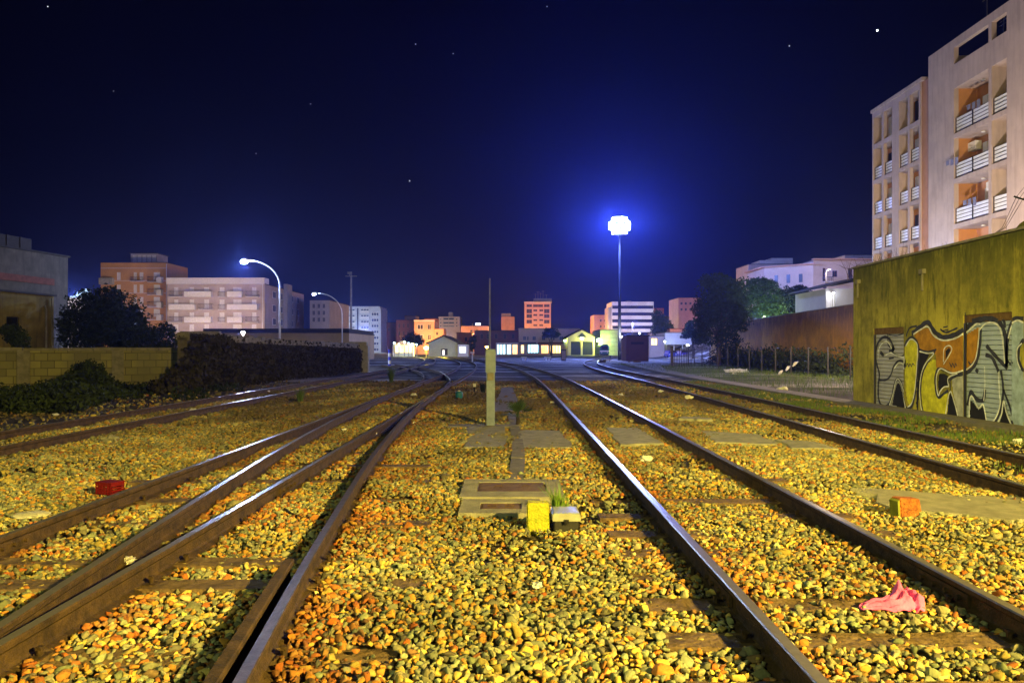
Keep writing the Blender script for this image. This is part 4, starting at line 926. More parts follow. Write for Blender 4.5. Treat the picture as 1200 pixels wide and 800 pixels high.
# ------------------------------------------------------------------ right: apartment block
M['apt'] = mat('apartment_render', (.47,.38,.33), .9, 0, .12, .6, .2, 25, streak=.35, streakcol=(.26,.21,.18))
M['apt_or'] = mat('loggia_orange', (.44,.21,.06), .9, 0, .12, .8, .1)
M['apt_pk'] = mat('loggia_peach', (.48,.25,.14), .9, 0, .12, .8, .1)
M['panel'] = mat('balcony_panel', (.86,.90,.97), .3, 0, .08, 2, 0, spec=.6)
ap = thing('apartment_block', 'tall pale pink apartment block with orange loggias and bright white balcony panels at right', 'apartment building', (28.6, 0, 0))
def loggia(y0, y1, z0, z1, x, dep, wall, rail=True, cols=1, stuff=0):
    mb = MB(); mb.box(x+dep, y0-.1, z0-.1, x+dep+.1, y1+.1, z1+.1); mb.build('loggia_wall', M[wall], ap)
    mb = MB(); dw = min(1.1, (y1-y0)*.45); yy = y0+(y1-y0)*(.15+.3*(stuff % 2)); mb.box(x+dep-.04, yy, z0+.02, x+dep-.003, yy+dw, z0+2.15); d_ = mb.build('balcony_door', M['shut_w' if stuff % 3 else 'glass'], ap)
    if rail:
        n = max(1, round((y1-y0)/1.7)); q = (y1-y0)/n; mb = MB(); rb = MB()
        for k in range(n):
            a = y0+k*q+.07; b = y0+(k+1)*q-.07; mb.box(x+.14, a, z0+.10, x+.16, b, z0+.98)
            for j in range(5): rb.box(x+.095, a-.05, z0+.10+j*.22, x+.135, b+.05, z0+.125+j*.22)
            rb.box(x+.10, a-.09, z0+.0, x+.15, a-.052, z0+1.03); rb.box(x+.10, b+.052, z0, x+.15, b+.09, z0+1.03)
        mb.build('balcony_panel', M['panel'], ap); rb.build('railing', M['metal_d'], ap)
# near section: x = 0 plane
NY0, NY1 = 40.0, 52.75; holes = []
zf = [(6.79, 9.42), (9.72, 12.35), (12.65, 15.27), (15.57, 18.5)]
for z0, z1 in zf:
    holes += [(46.1, z0, 49.7, z1), (44.4, z0, 45.8, z1)]
holes += [(46.1, 20.05, 49.7, 21.15), (44.4, 20.05, 45.8, 21.15)]
mb = MB(); wallX(mb, NY0, NY1, 21.7, .3, holes, 0.0, 0.0)
mb.box(1.75, NY0, 0, 13, NY1, 18.6)
mb.box(.302, NY0, 0, 1.748, 43.9, 18.6); mb.box(.302, 50.2, 0, 1.748, NY1, 18.6); mb.box(.302, NY1-.3, 18.602, 13, NY1, 21.69)
for z0, z1 in zf: mb.box(.302, 43.902, z1, 1.748, 50.198, z1+.30)
mb.box(.302, 45.82, 6.5, 1.4, 46.08, 18.5)
mb.build('wall', M['apt'], ap)
k = 0
for z0, z1 in zf:
    loggia(46.1, 49.7, z0, z1, 0, 1.5, 'apt_pk' if z0 < 13 else 'apt_or', True, 2, k); loggia(44.4, 45.8, z0, z1, 0, 1.5, 'apt_or', True, 1, k+1); k += 1
    MB().box(.302, 49.7, z0, 1.5, 50.19, z1).build('loggia_side', M['apt_or'], ap); MB().box(.302, 43.91, z0, 1.5, 44.4, z1).build('loggia_side', M['apt_or'], ap)
    if z0 > 12: mb = MB(); mb.box(1.05, 47.9, z0+1.1, 1.45, 48.4, z0+2.0); mb.build('boiler_cabinet', M['white'], ap, bevel=.02)
    mb = MB(); mb.lathe([(.12,0),(.12,.06),(.05,.08)], 12, (.8, 47.9, z1-.09)); mb.build('ceiling_lamp', M['white'], ap)
# far section: plane x = 1.0
FX = 1.0; FY0, FY1 = 52.77, 63.1; fz = [(6.85, 9.45), (9.7, 12.3), (12.6, 15.15), (15.45, 18.0), (18.35, 20.55)]
bays = [(61.5, 62.9), (59.85, 61.15), (57.45, 58.75), (55.9, 57.15)]
holes = [(a, z0, b, z1) for z0, z1 in fz for a, b in bays]
mb = MB(); wallX(mb, 55.65, FY1, 21.0, .25, holes, FX, 0.0); mb.box(FX+1.6, FY0, 0, 13, FY1, 20.9)
mb.box(FX+.252, 59.0, 0, FX+1.598, 59.6, 20.9); mb.box(FX+.252, 62.9, 0, FX+1.598, FY1, 20.9)
for z0, z1 in fz: mb.box(FX+.252, 55.7, z1, FX+1.598, 58.98, z1+.25); mb.box(FX+.252, 59.62, z1, FX+1.598, 62.88, z1+.25)
mb.box(FX-.1, 55.3, 21.003, 13.05, FY1+.1, 21.25)
mb.build('wall', M['apt'], ap)
mb = MB(); mb.box(FX+.1, 52.78, 0, FX+1.59, 55.64, 20.98); mb.build('recess_wall', M['apt_pk'], ap)
k = 3
for z0, z1 in fz:
    for i, (a, b) in enumerate(bays):
        if z0 > 18 and i < 2: loggia(a, b, z0, z1, FX, 1.2, 'apt_pk', False, 1, k)
        elif z0 < 18: loggia(a, b, z0, z1, FX, 1.2, 'apt_pk' if i < 2 else 'apt_or', True, 1, k)
        else: loggia(a, b, z0, z1, FX, 1.2, 'apt_or', False, 1, k)
        k += 1
for y_, z_, x_ in ((47.2, 21.7, .6), (50.9, 21.7, 4), (59.5, 21.25, 4.5)):
    mb = MB(); mb.tube([(x_, y_, z_), (x_, y_, z_+2.4)], .03, 5)
    for q in range(4): mb.tube([(x_, y_-.5+.08*q, z_+1.5+q*.25), (x_, y_+.5-.08*q, z_+1.5+q*.25)], .015, 4)
    mb.build('roof_aerial', M['mast'], ap)
for z_, y_ in ((9.72, 47.0), (15.57, 46.6), (12.65, 48.9)):
    mb = MB(); mb.box(.9, y_, z_+1.75, 1.3, y_+.8, z_+2.3); mb.lathe([(.2,0),(.2,.02)], 12, (.89, y_+.3, z_+1.9)); mb.build('air_conditioner', M['white'], ap)
    mb = MB(); mb.tube([(-.25, y_-.3, z_+1.25), (-.25, y_+1.6, z_+1.25)], .008, 4)
    for q in range(3): mb.box(-.256, y_-.1+.5*q, z_+.75+.1*q, -.244, y_+.25+.5*q, z_+1.25)
    mb.build('clothes_line', M['mast'], ap)
mb = MB(); mb.tube([(3, 57.5, 21), (3, 57.5, 22.6)], .10, 8); mb.build('chimney_pipe', M['mast'], ap)

# ------------------------------------------------------------------ brown wall, fence, verge debris
pA = Vector((21.9, 44.0)); pB = Vector((25.4, 98.0)); d = pB-pA; Lb = d.length; an = math.atan2(d.y, d.x)
t = thing('boundary_wall', 'tall brown stained boundary wall behind the wire fence', 'wall', (pA.x, pA.y, 0), an)
mb = MB(); mb.box(0, -.3, -.3, Lb, 0, 4.55); mb.build('render', M['brownplaster'], t)
mb = MB(); mb.box(0, -.35, 4.553, Lb, .05, 4.62); mb.build('coping', M['conc_d'], t)
mb = MB()
for q in (9, 17, 25, 34, 43): mb.box(q, .002, -.3, q+.10, .012, 4.5)
mb.build('pilaster_strip', M['brownplaster'], t)
t = thing('wire_fence', 'wire fence on thin dark posts in front of the brown wall', 'fence', (18.3, 0, 0))
fy = [38.6+2.95*k for k in range(15)]
for y in fy: mb = MB(); mb.box(-.035, y-.035, -.3, .035, y+.035, 1.78); mb.build('fence_post', M['metal_d'], t)
mb = MB()
for z in (.25, .9, 1.7): mb.tube([(0, fy[0], z), (0, fy[-1], z)], .008, 4)
mb.build('wire', M['metal_d'], t)
t = thing('iron_fence', 'short dark iron picket fence at the end of the path', 'fence', (15.0, 72, 0))
mb = MB()
for k in range(9): mb.box(k*.22, -.02, -.1, .05+k*.22, .02, 1.75)
mb.box(-.02, -.035, 1.5, 1.85, -.021, 1.56); mb.box(-.02, -.035, .3, 1.85, -.021, .36); mb.build('pickets', M['metal_d'], t)
t2 = MB(); t2.box(-.12, -.12, -.1, .12, .12, 1.95); t2.build('gate_post', M['metal_d'], t)
# dark bushes along wall
bl = []
for k in range(46):
    yy = rr.uniform(46, 88); xx = 20.3+(yy-46)*.07+rr.uniform(-.3, 1.2); s = rr.uniform(.6, 1.25); bl.append((xx, yy, .1, s, s*1.5, s*rr.uniform(.6, 1.3)))
for yy, xx, s in ((60, 20.6, 1.5), (66, 21.0, 1.3), (53, 20.6, 1.4), (50.5, 20.3, 1.3), (74, 21.5, 1.7), (47, 20.6, 1.5), (56.5, 20.5, 1.6), (63, 20.9, 1.7), (70, 21.2, 1.6), (79, 21.8, 1.8)): bl.append((xx, yy, .3, s, s*1.5, s))
P = blob_points(bl, 32000, np.random.default_rng(12)); P = P[P[:, 2] > -.05]
o = link('undergrowth', leaf_mesh('undergrowth', P, .2*np.random.default_rng(2).uniform(.6, 1.4, len(P)), seed=13), M['leaf_d']); tag(o, 'dark bramble mass at the foot of the brown wall', kind='stuff')
def sheet(label, px0, px1, pytop, pybot, Y, seed, cat='plastic sheet', dy=.8):
    r = random.Random(seed); n, m2 = 16, 7; P = []
    for j in range(m2):
        for i in range(n):
            u = i/(n-1); v = j/(m2-1); x = X_(px0+(px1-px0)*u, Y); z = Z_(pybot+(pytop-pybot)*v, Y)+r.uniform(-.05, .05)
            P.append((x, Y+v*dy+r.uniform(-.08, .08), z*(1) ))
    c = Vector(P[n*3+8]); Fc = [(j*n+i, j*n+i+1, (j+1)*n+i+1, (j+1)*n+i) for j in range(m2-1) for i in range(n-1)]
    me = np_mesh('plastic_sheet', [tuple(Vector(p)-c) for p in P], Fc); o = link('plastic_sheet', me, M['litter']); o.location = c
    md = o.modifiers.new('thick', 'SOLIDIFY'); md.thickness = .01; tag(o, label, cat)
sheet('crumpled white plastic sheet on the verge below the dark tree', 851, 879, 432.5, 437.5, 56, 1)
sheet('small white rag hanging below the crumpled plastic sheet', 859, 864, 437, 441.5, 52.5, 2, 'rag', .2)
mb = MB(); Yt = 52
for k, (a, b) in enumerate((((912,440),(919,434)), ((921,434),(928,429)), ((929,429),(937,424)))):
    p = Vector((X_(a[0], Yt), Yt, Z_(a[1], Yt))); q = Vector((X_(b[0], Yt), Yt+.3, Z_(b[1], Yt))); mb.prism([(0,0)]*0 or [(p.x, p.y), (q.x, q.y), (q.x, q.y+.1), (p.x, p.y+.1)], p.z, q.z) if False else mb.tube([p, (p+q)/2+Vector((0,0,.05)), q], [.05, .11, .04], 6)
c = Vector(mb.v[0]); mb.v = [tuple(Vector(v)-c) for v in mb.v]
o = mb.build('torn_ribbon', M['litter'], loc=c); tag(o, 'torn white plastic ribbon draped diagonally over the dark mound by the brown wall', 'plastic ribbon')
mb = MB(); pts = [(X_(898,50),50,Z_(440,50)), (X_(935,48),48,Z_(441,48)), (X_(968,45),45,Z_(443,45)), (X_(995,42),42,Z_(448,42))]; c = Vector(pts[0])
mb.tube([tuple(Vector(p)-c) for p in pts], .05, 6); o = mb.build('fallen_pipe', M['mast'], loc=c); tag(o, 'long grey pipe lying along the verge behind the fence', 'pipe')

# ------------------------------------------------------------------ right trees
tree('tall dark tree rising above the far end of the brown wall', 'tree', (X_(842, 74), 74, 0), 3.2,
     [(-.9,0,6.0,1.4,1.5,2.4),(-1.5,0,4.6,.9,.9,1.3),(1.7,0,6.2,1.0,1.0,1.3),(.6,0,7.0,1.6,1.6,1.7),(-.2,.2,8.0,1.3,1.3,1.1),(.9,-.2,4.6,1.5,1.3,2.0),(-.8,-.3,3.4,1.3,1.2,1.7),(2.2,.3,5.0,1.2,1.2,1.6),(1.6,.2,7.6,.9,.9,.9),(-1.9,0,5.6,.7,.7,.9),(-1.2,0,8.2,.7,.7,.7),(.9,0,2.4,1.3,1.1,1.2)], 15000, .24, 'leaf_d', .2, 51)
tree('broad green leafy tree behind the brown wall, its lower leaves lit green', 'tree', (X_(888, 95), 95, 0), 5.2,
     [(-1.6,0,8.6,2.0,1.9,1.9),(1.2,0,8.4,2.1,1.9,1.8),(-.2,0,7.0,2.9,2.1,1.7),(2.8,0,7.2,1.6,1.6,1.5),(-2.9,0,7.6,1.9,1.6,2.0),(-4.0,0,6.4,1.6,1.5,1.9),(0,.0,9.6,1.6,1.4,1.0),(1.5,-.5,6.2,2.2,1.5,1.2),(3.6,0,6.4,1.6,1.4,1.4)], 17000, .30, 'leaf', .25, 52)
tree('dark rounded tree behind the brown wall in front of the white houses', 'tree', (X_(936, 90), 90, 0), 5.0,
     [(-.8,0,7.4,1.6,1.6,1.5),(.9,0,7.2,1.5,1.5,1.5),(0,0,8.3,1.1,1.1,.9),(2.0,0,6.2,1.0,1.0,1.0),(-.2,0,5.8,2.0,1.6,1.2)], 9000, .28, 'leaf_d', .2, 53)
tree('teal lit conifer right of the striped office block', 'tree', (X_(775, 180), 180, 0), 4,
     [(0,0,6.5,2.4,2.2,3.0),(-.8,0,9,1.6,1.6,2.0),(1.6,0,5.5,1.8,1.8,2.2),(3.4,0,4.4,1.5,1.5,1.6)], 4500, .5, 'leaf', .3, 54)
tree('round dark tree in front of the long station building', 'tree', (X_(646, 205), 205, 0), 3.5,
     [(0,0,6.0,2.0,2.0,1.3),(-1.3,0,5.5,1.2,1.2,.9),(1.2,0,5.6,1.2,1.2,.9)], 2500, .45, 'leaf_d', .25, 55)
tree('dark leafy tree left of the gabled shed behind the lit stalls', 'tree', (X_(484, 215), 215, 0), 2.5,
     [(0,0,4.6,2.2,1.6,1.9),(-1.8,0,3.7,1.6,1.5,1.5),(1.6,0,3.9,1.5,1.4,1.5)], 3000, .45, 'leaf_d', .2, 56)
tree('dark tree between the gabled shed and the low brown building', 'tree', (X_(553, 208), 208, 0), 2.0,
     [(0,0,3.2,1.1,1.1,1.8),(.5,0,4.4,.8,.8,1.0)], 1500, .4, 'leaf_d', .15, 57)
tree('small dark tree on the slope left of the tall dark tree', 'tree', (X_(812, 120), 120, 0), 3.0,
     [(0,0,5.2,1.3,1.2,1.1),(-.7,0,4.2,1.1,1.1,1.0),(1,0,3.6,1.2,1.2,1.3)], 3000, .32, 'leaf_d', .15, 58)
# ------------------------------------------------------------------ distant town
WM = lambda n, c, **k: mat(n, c, .9, 0, k.pop('var', .12), k.pop('scale', .35), .1, 6, **k)
W_ = dict(pink=WM('pink_render', (.40,.33,.27)), pale=WM('pale_render', (.52,.50,.48)), orange=WM('orange_render', (.42,.17,.05)), cream=WM('cream_render', (.46,.36,.26)), white=WM('white_render', (.62,.60,.58)),
    brown=WM('brown_render', (.16,.09,.06)), hill=WM('hill_house_render', (.50,.40,.33)), grey=WM('grey_render', (.30,.29,.28)), green=WM('green_render', (.34,.38,.26)), salmon=WM('salmon_render', (.48,.28,.19)), bluewhite=WM('bluish_render', (.46,.48,.52)), dark=WM('dark_brick', (.12,.07,.05)))
class Bld:
    """a box building; front faces the camera, px coordinates of its front at distance Y"""
    def __init__(s, name, label, cat, px0, px1, pytop, Y, depth, wall, base=0.0, side=None, group=None, roof='roofd', holes=(), sideholes=()):
        s.Y = Y; s.px0 = px0; s.x0 = X_(px0, Y); s.w = X_(px1, Y)-s.x0; s.h = Z_(pytop, Y); s.base = base; s.depth = depth
        s.t = thing(name, label, cat, (s.x0, Y, 0), 0, group)
        hs = [s.R(*h) for h in holes]; mb = MB(); mb.facade(s.w, s.h, .3, hs, base)
        mb.box(0, .302, base, s.w, depth, s.h-.02); mb.build('wall', wall, s.t)
        mb = MB(); mb.box(-.1, -.1, s.h+.003, s.w+.1, depth+.1, s.h+.15); mb.build('roof', M[roof], s.t)
    def R(s, a, b, c, d):   # px rect (x0,ytop,x1,ybot) -> local hole (x0,z0,x1,z1)
        return (X_(a, s.Y)-s.x0, Z_(d, s.Y), X_(c, s.Y)-s.x0, Z_(b, s.Y))
    def window(s, a, b, c, d, pane='glass', frame='white', bars=1):
        x0, z0, x1, z1 = s.R(a, b, c, d); f = max(.05, (x1-x0)*.06); mb = MB()
        mb.box(x0, .08, z0, x0+f, .14, z1); mb.box(x1-f, .08, z0, x1, .14, z1); mb.box(x0+f, .08, z1-f, x1-f, .14, z1); mb.box(x0+f, .08, z0, x1-f, .14, z0+f)
        for k in range(bars): q = x0+(x1-x0)*(k+1)/(bars+1); mb.box(q-f/2, .08, z0+f, q+f/2, .14, z1-f)
        w_ = mb.build('window', M[frame] if isinstance(frame, str) else frame, s.t)
        mb = MB(); mb.box(x0+f, .15, z0+f, x1-f, .20, z1-f); mb.build('pane', M[pane] if isinstance(pane, str) else pane, w_)
    def windows(s, rects, **k):
        for r in rects: s.window(*r, **k)
    def bar(s, name, a, b, c, d, y0, y1, m, parent=None):
        x0, z0, x1, z1 = s.R(a, b, c, d); mb = MB(); mb.box(x0, y0, z0, x1, y1, z1); return mb.build(name, M[m] if isinstance(m, str) else m, parent or s.t)
    def balcony(s, a, b, c, d, solid=True, m='shut_w', dep=1.1):
        x0, z0, x1, z1 = s.R(a, b, c, d); mb = MB(); mb.box(x0, -dep, z0-.12, x1, -.003, z0)
        if solid: mb.box(x0, -dep, z0, x1, -dep+.1, z1); mb.box(x0, -dep+.1, z0, x0+.1, -.003, z1); mb.box(x1-.1, -dep+.1, z0, x1, -.003, z1)
        bo = mb.build('balcony', M[m], s.t)
        if not solid:
            rb = MB(); n = max(4, int((x1-x0)/.3))
            for k in range(n+1): q = x0+(x1-x0-.05)*k/n; rb.box(q, -dep+.02, z0, q+.05, -dep+.06, z1)
            rb.box(x0, -dep+.01, z1-.06, x1, -dep+.07, z1+.02)
            for xx in (x0, x1-.05): rb.box(xx, -dep+.07, z1-.06, xx+.05, -.003, z1); rb.box(xx, -dep+.07, z0+.4, xx+.05, -.003, z0+.46)
            rb.build('railing', M['metal_d'], bo)
def rows(xs, ys): return [(a, c, b, d) for a, b in xs for c, d in ys]

# pink apartment building
wx = [(204,209),(222,227.5),(239,245),(273,283),(295,300.5)]; wy = [(336.5,346),(351,361),(366,376),(380,389)]
hs = rows(wx, wy) + rows([(257,263)], [(336.5,347),(351,361.5),(366,376)])
B = Bld('pink_apartment_building', 'long pink apartment building with pale balconies in four rows and a white roof band', 'apartment building', 196, 310, 333, 180, 34, W_['pink'], holes=hs)
B.bar('roof_band', 195.6, 325.5, 310.4, 332.9, -.35, 3, 'shut_w')
for r_ in hs: B.window(*r_, pane='shut_w', frame='shut_w')
for k, row in enumerate((((200,215,0),(218,249,1),(268,285,1),(289,304,0)), ((200,230,1),(234,250,0),(268,303,1)), ((200,215,0),(218,249,1),(268,285,1),(289,304,0)))):
    for a, b, s_ in row: B.balcony(a, 341.5+15*k, b, 347.5+15*k, bool(s_))
for a in (256,): 
    for k in range(3): B.balcony(a, 342+15*k, 264, 347.5+15*k, False, dep=.4)
B.bar('downpipe', 307.5, 333, 308.1, 389, -.12, -.02, 'metal_w')
# its side wing, facing right
mb = MB(); sx = B.w; hz = [(z, z+1.7) for z in (4.2, 7.5, 10.7, 14.0)]
for ya, yb in ((6,8.5),(12,14),(21,23.5),(27,29)):
    for z0, z1 in hz:
        w_ = MB().box(sx+.004, ya, z0, sx+.05, yb, z1).build('side_window', M['white'], B.t); MB().box(sx+.051, ya+.1, z0+.1, sx+.06, yb-.1, z1-.1).build('pane', M['glass_b'], w_)
MB().box(sx, 15, 1, sx+.9, 19.5, 18.2).build('stair_bay', W_['grey'], B.t)
# orange building
wx = [(137,141.5),(156.5,160.5),(163.5,168),(180,187.5)]; wy = [(319,328),(333.5,343),(348,357),(362,371)]
B = Bld('orange_apartment_building', 'orange apartment building with a glazed penthouse behind the dark tree', 'apartment building', 118, 195.5, 308, 186, 12, WM('orange_block', (.50,.27,.07)), holes=rows(wx, wy))
B.windows(rows(wx, wy), pane='shut_w', frame='shut_w')
for k in range(4): B.balcony(175, 324.5+14.6*k, 191.5, 330.5+14.6*k, False); B.balcony(186, 325+14.6*k, 191.5, 331+14.6*k, True, dep=1.3)
B.balcony(118.5, 326, 134, 333, True, 'conc'); B.balcony(155, 325, 169.5, 329.5, False)
for k in range(4): B.bar('string_course', 118, 314+14.6*k, 195.5, 314.5+14.6*k, -.06, -.003, 'shut_w')
B.bar('corner_strip', 194.8, 309, 195.6, 385, -.08, -.004, 'shut_w')
mb = MB(); x0 = X_(146,186)-B.x0; x1 = X_(177,186)-B.x0; z1 = Z_(295.5,186)
mb.box(x0, 3, B.h+.155, x1, 9, z1); ph = mb.build('penthouse', W_['grey'], B.t)
for k in range(5): a = x0+.5+k*1.2; MB().box(a, 2.93, B.h+.5, a+.95, 2.997, z1-.35).build('penthouse_window', M['shut_w'], ph)
MB().box(x0-.3, 2.7, z1+.003, x1+.3, 9.3, z1+.2).build('penthouse_roof', M['roofd'], ph)
# warehouse with dark roof, in front of the pink building
B = Bld('warehouse', 'low long tan warehouse with a dark flat roof edge behind the ivy wall', 'warehouse', 262, 409, 390, 110, 20, WM('tan_render', (.40,.27,.13)))
B.bar('fascia', 240, 385, 410, 389.8, -.6, 19, 'roofd')
# street lamps (left)
def curved_lamp(label, pxp, pyh, pxh, Y, lit, power, seed):
    x = X_(pxp, Y); zh = Z_(pyh, Y); reach = X_(pxh, Y)-x; t = thing('street_lamp', label, 'street lamp', (x, Y, 0), 0, 'curved street lamps behind the ivy wall')
    zb = zh-1.35*abs(reach)*.62; P = [(0,0,-.1),(0,0,zb)]
    for k in range(1, 9): a = k/8*PI/2; P.append((reach*(1-math.cos(a))*.98, 0, zb+(zh+.05-zb)*math.sin(a)))
    R = [.09,.07]+[.055]*8; MB().tube(P, R, 10).build('pole', M['metal_w'], t, True)
    mb = MB(); sg = -1; hx = reach
    mb.tube([(hx+.05,0,zh+.05),(hx-.25,0,zh+.09),(hx-.6,0,zh+.06),(hx-.72,0,zh+.02)], [.06,.15,.14,.05], 10); mb.build('lamp_head', M['metal_w'], t, True)
    mb = MB(); mb.lathe([(.08,-.16),(.22,-.10),(.25,0)], 14, (hx-.42, 0, zh-.03)); mb.build('lamp_glass', glow('street_lamp_glass', (.55,.65,1), lit), t)
    plight(t, (hx-.42, -.05, zh-.25), power, (.40,.55,1), .12)
    return t
curved_lamp('lit curved street lamp, the taller and brighter one, in front of the pink building', 328, 306, 292, 64, 4000, 5600, 1)
curved_lamp('dimmer curved street lamp farther along, nearer the white apartment tower', 401, 344, 372, 96, 25, 450, 2)
t = thing('wall_lamp', 'bright low lamp in front of the tan warehouse just above the ivy wall', 'lamp', (X_(285, 70), 70, 0))
MB().tube([(0,0,-.1),(0,0,3.2)], .05, 8).build('pole', M['metal_w'], t); MB().box(-.16,-.12,3.2,.16,.12,3.3).build('lamp_head', M['metal_w'], t)
MB().lathe([(.06,-.09),(.13,-.05),(.14,0)], 12, (0,-.02,3.19)).build('lamp_glass', glow('low_lamp_glass', (.8,.85,1), 700), t); plight(t, (0,-.2,3.0), 900, (.9,.85,1), .1)

# mast
t = thing('lighting_mast', 'tall thin unlit mast with a crossbar rising above the white apartment tower', 'mast', (X_(411.5,150), 150, 0))
MB().tube([(0,0,-.2),(0,0,Z_(322,150))], [.28,.16], 8).build('pole', M['mast'], t)
z = Z_(324,150); MB().box(-1.1,-.1,z,1.1,.1,z+.15).build('crossbar', M['mast'], t); MB().box(-.7,-.2,z+.5,.1,.2,z+.9).build('lamp_head', M['mast'], t); MB().tube([(-.3,0,z),(-.3,0,z+.6)], .06, 6).build('bracket', M['mast'], t)
t = thing('signal_mast', 'slender bare pole rising behind the concrete marker post', 'pole', (X_(574,60), 60, 0))
MB().tube([(0,0,-.2),(0,0,Z_(326,60))], [.10,.055], 8).build('pole', M['mast'], t); MB().box(-.2,-.15,-.1,.2,.15,.5).build('base_box', M['mast'], t)

# white apartment tower etc.
hs = []; 
for k in range(8):
    y0 = 361.5+6.9*k; hs += [(406,y0,416,y0+4),(422.5,y0,432.5,y0+4)]
for k in range(7): y0 = 366+6.9*k; hs += [(435,y0,444,y0+4)]
B = Bld('white_apartment_tower', 'pale blue white apartment tower with rows of balconies left of the orange houses', 'apartment building', 403, 445, 359, 385, 21, W_['bluewhite'], holes=hs)
for h in hs: B.window(*h, pane='glass_b', frame='bluef' if 'bluef' in M else 'shut_w', bars=2)
for k in range(8):
    y0 = 363.8+6.9*k; B.balcony(405.5, y0, 416.5, y0+3, True, dep=1.0); B.balcony(422, y0, 433, y0+3, True, dep=1.0)
B.bar('stair_strip', 418.5, 361, 420, 414, -.1, -.003, 'metal_d')
MB().box(B.w+.004, 0, 0, B.w+.6, 20, B.h-1).build('side_wall', W_['bluewhite'], B.t)
B = Bld('grey_office_block', 'plain grey block between the pink building and the second lamp', 'building', 363, 386, 352, 200, 24, W_['grey'], holes=rows([(366,369),(372,375),(378,381)], [(356,361),(364,369),(372,377)]))
B.windows(rows([(366,369),(372,375),(378,381)], [(356,361),(364,369),(372,377)]), pane='glass_b', frame='grey' if 'grey' in M else 'conc')
B = Bld('small_roof_house', 'orange topped house peeking over the white tower beside the second lamp', 'house', 393, 404, 357, 400, 12, W_['orange'])
# brown and orange houses
def house(name, label, a, b, top, Y, dep, wall, rws=(), pane='glass', frame='conc', roof='roofd', cat='house', **k):
    B = Bld(name, label, cat, a, b, top, Y, dep, wall, holes=list(rws), roof=roof, **k)
    for h in rws: B.window(*h, pane=pane, frame=frame, bars=1)
    return B
house('brown_house', 'low dim brown house next to the white apartment tower', 453, 464, 378, 300, 20, W_['brown'], [(454.5,384,456.5,388)])
house('brown_house', 'dim brown block with dark vertical windows, left of the orange villa', 464, 484, 375, 290, 20, W_['brown'], rows([(467,469),(472,474),(477,479)], [(379,384),(388,393)]))
house('brown_rooftop_house', 'dim square upper house rising behind the brown block', 474, 487, 370, 320, 12, W_['brown'], [(477,373,479,376)])
B = house('orange_villa', 'bright orange lit villa with arched upper windows', 485.5, 509, 375.5, 270, 12, W_['salmon'], rows([(489,496),(501,505)], [(380,386),(392,398)]) , frame='shut_w')
B.bar('cornice', 485, 374.8, 509.5, 376.6, -.5, -.003, 'shut_w')
house('orange_rooftop_house', 'dull orange upper storey behind the bright villa', 497, 511, 373, 300, 12, W_['orange'], rows([(504,505.5),(508,509.5)], [(376,378)]))
house('orange_annex', 'low bright orange annex with one dark window right of the villa', 509.2, 520, 385.5, 268, 10, W_['salmon'], [(511,389,513.5,392.5)])
B = house('loggia_apartment_house', 'cream apartment house with four rows of dark loggias and a rooftop box', 514, 539, 371, 360, 14, W_['cream'], rows([(519,532.5)], [(371.8,375),(376.8,379.5),(381,383)])+rows([(515.8,517.2),(534.5,536)], [(373.3,374.8),(377.2,378.8),(381,382.6)]), frame='conc')
x0 = X_(525,360)-B.x0; x1 = X_(529.5,360)-B.x0; MB().box(x0, 3, B.h+.155, x1, 8, Z_(365.5,360)).build('rooftop_box', W_['grey'], B.t)
B = house('orange_long_house', 'long orange lit house below the bright rooftop sign', 540, 572, 382, 260, 14, W_['salmon'], [(551,386.5,553.5,389),(558,386,560,388)], frame='conc')
MB().box(X_(556.5,260)-B.x0, 4, B.h+.4, X_(562.5,260)-B.x0, 4.6, Z_(378,260)).build('lit_rooftop_sign', glow('rooftop_sign', (.75,.85,1), 3.0), B.t)
MB().box(X_(557,260)-B.x0, 4.1, B.h+.152, X_(558,260)-B.x0, 4.5, B.h+.398).build('sign_leg', M['metal_d'], B.t)
MB().tube([(X_(553,260)-B.x0, 4, B.h+.15),(X_(553,260)-B.x0, 4, Z_(378.5,260))], .12, 6).build('roof_pipe', M['shut_w'], B.t)
house('shadowed_house', 'dim reddish building with flat roof left of the station', 556, 609, 387.5, 225, 14, W_['brown'], rows([(563,566),(570,573),(580,583),(590,593),(600,603)], [(391,397)]), cat='building')
B = house('orange_end_house', 'orange lit gable end right of the brown house under trees', 535, 553, 390, 240, 10, W_['orange'], [(544.5,395,547.5,400)])
B = house('buff_block', 'blank salmon block with a small rooftop box right of the bare pole', 587.5, 603, 371, 300, 9, W_['salmon'])
MB().box(X_(587.5,300)-B.x0, 1, B.h+.155, X_(598.5,300)-B.x0, 7, Z_(367,300)).build('rooftop_box', W_['grey'], B.t)
# orange tower
hh = rows([(617,623.5),(637.5,644)], [(362,367),(368,372.5),(374.5,379)])+rows([(625,629.5),(632,636.5)], [(362.5,364.8),(368,370.2),(374,376),(380,382)])+[(617,356.5,623.5,359.8),(624.5,356.5,636.5,359.8),(637.5,356.5,644,359.8)]
B = Bld('orange_tower_block', 'square apartment tower glowing orange above the station', 'apartment building', 615, 645.5, 354, 285, 12, W_['salmon'], holes=hh)
for h in hh: B.window(*h, pane='glass', frame='roofr', bars=1)
B.bar('cornice', 614, 353.5, 646.5, 355.2, -.8, -.003, W_['cream'])
MB().box(X_(626,285)-B.x0, 3, B.h+.155, X_(647,285)-B.x0, 9, Z_(349,285)).build('rooftop_room', W_['grey'], B.t)
mb = MB(); z = Z_(349,285)
for q, l in ((628,6),(631,9),(634,7),(637,10),(641,5)): x = X_(q,285)-B.x0; mb.tube([(x,5,z-.1),(x,5,z+l*.32)], .07, 5); mb.tube([(x-.7,5,z+l*.28),(x+.7,5,z+l*.28)], .05, 5)
mb.build('aerial', M['mast'], B.t)
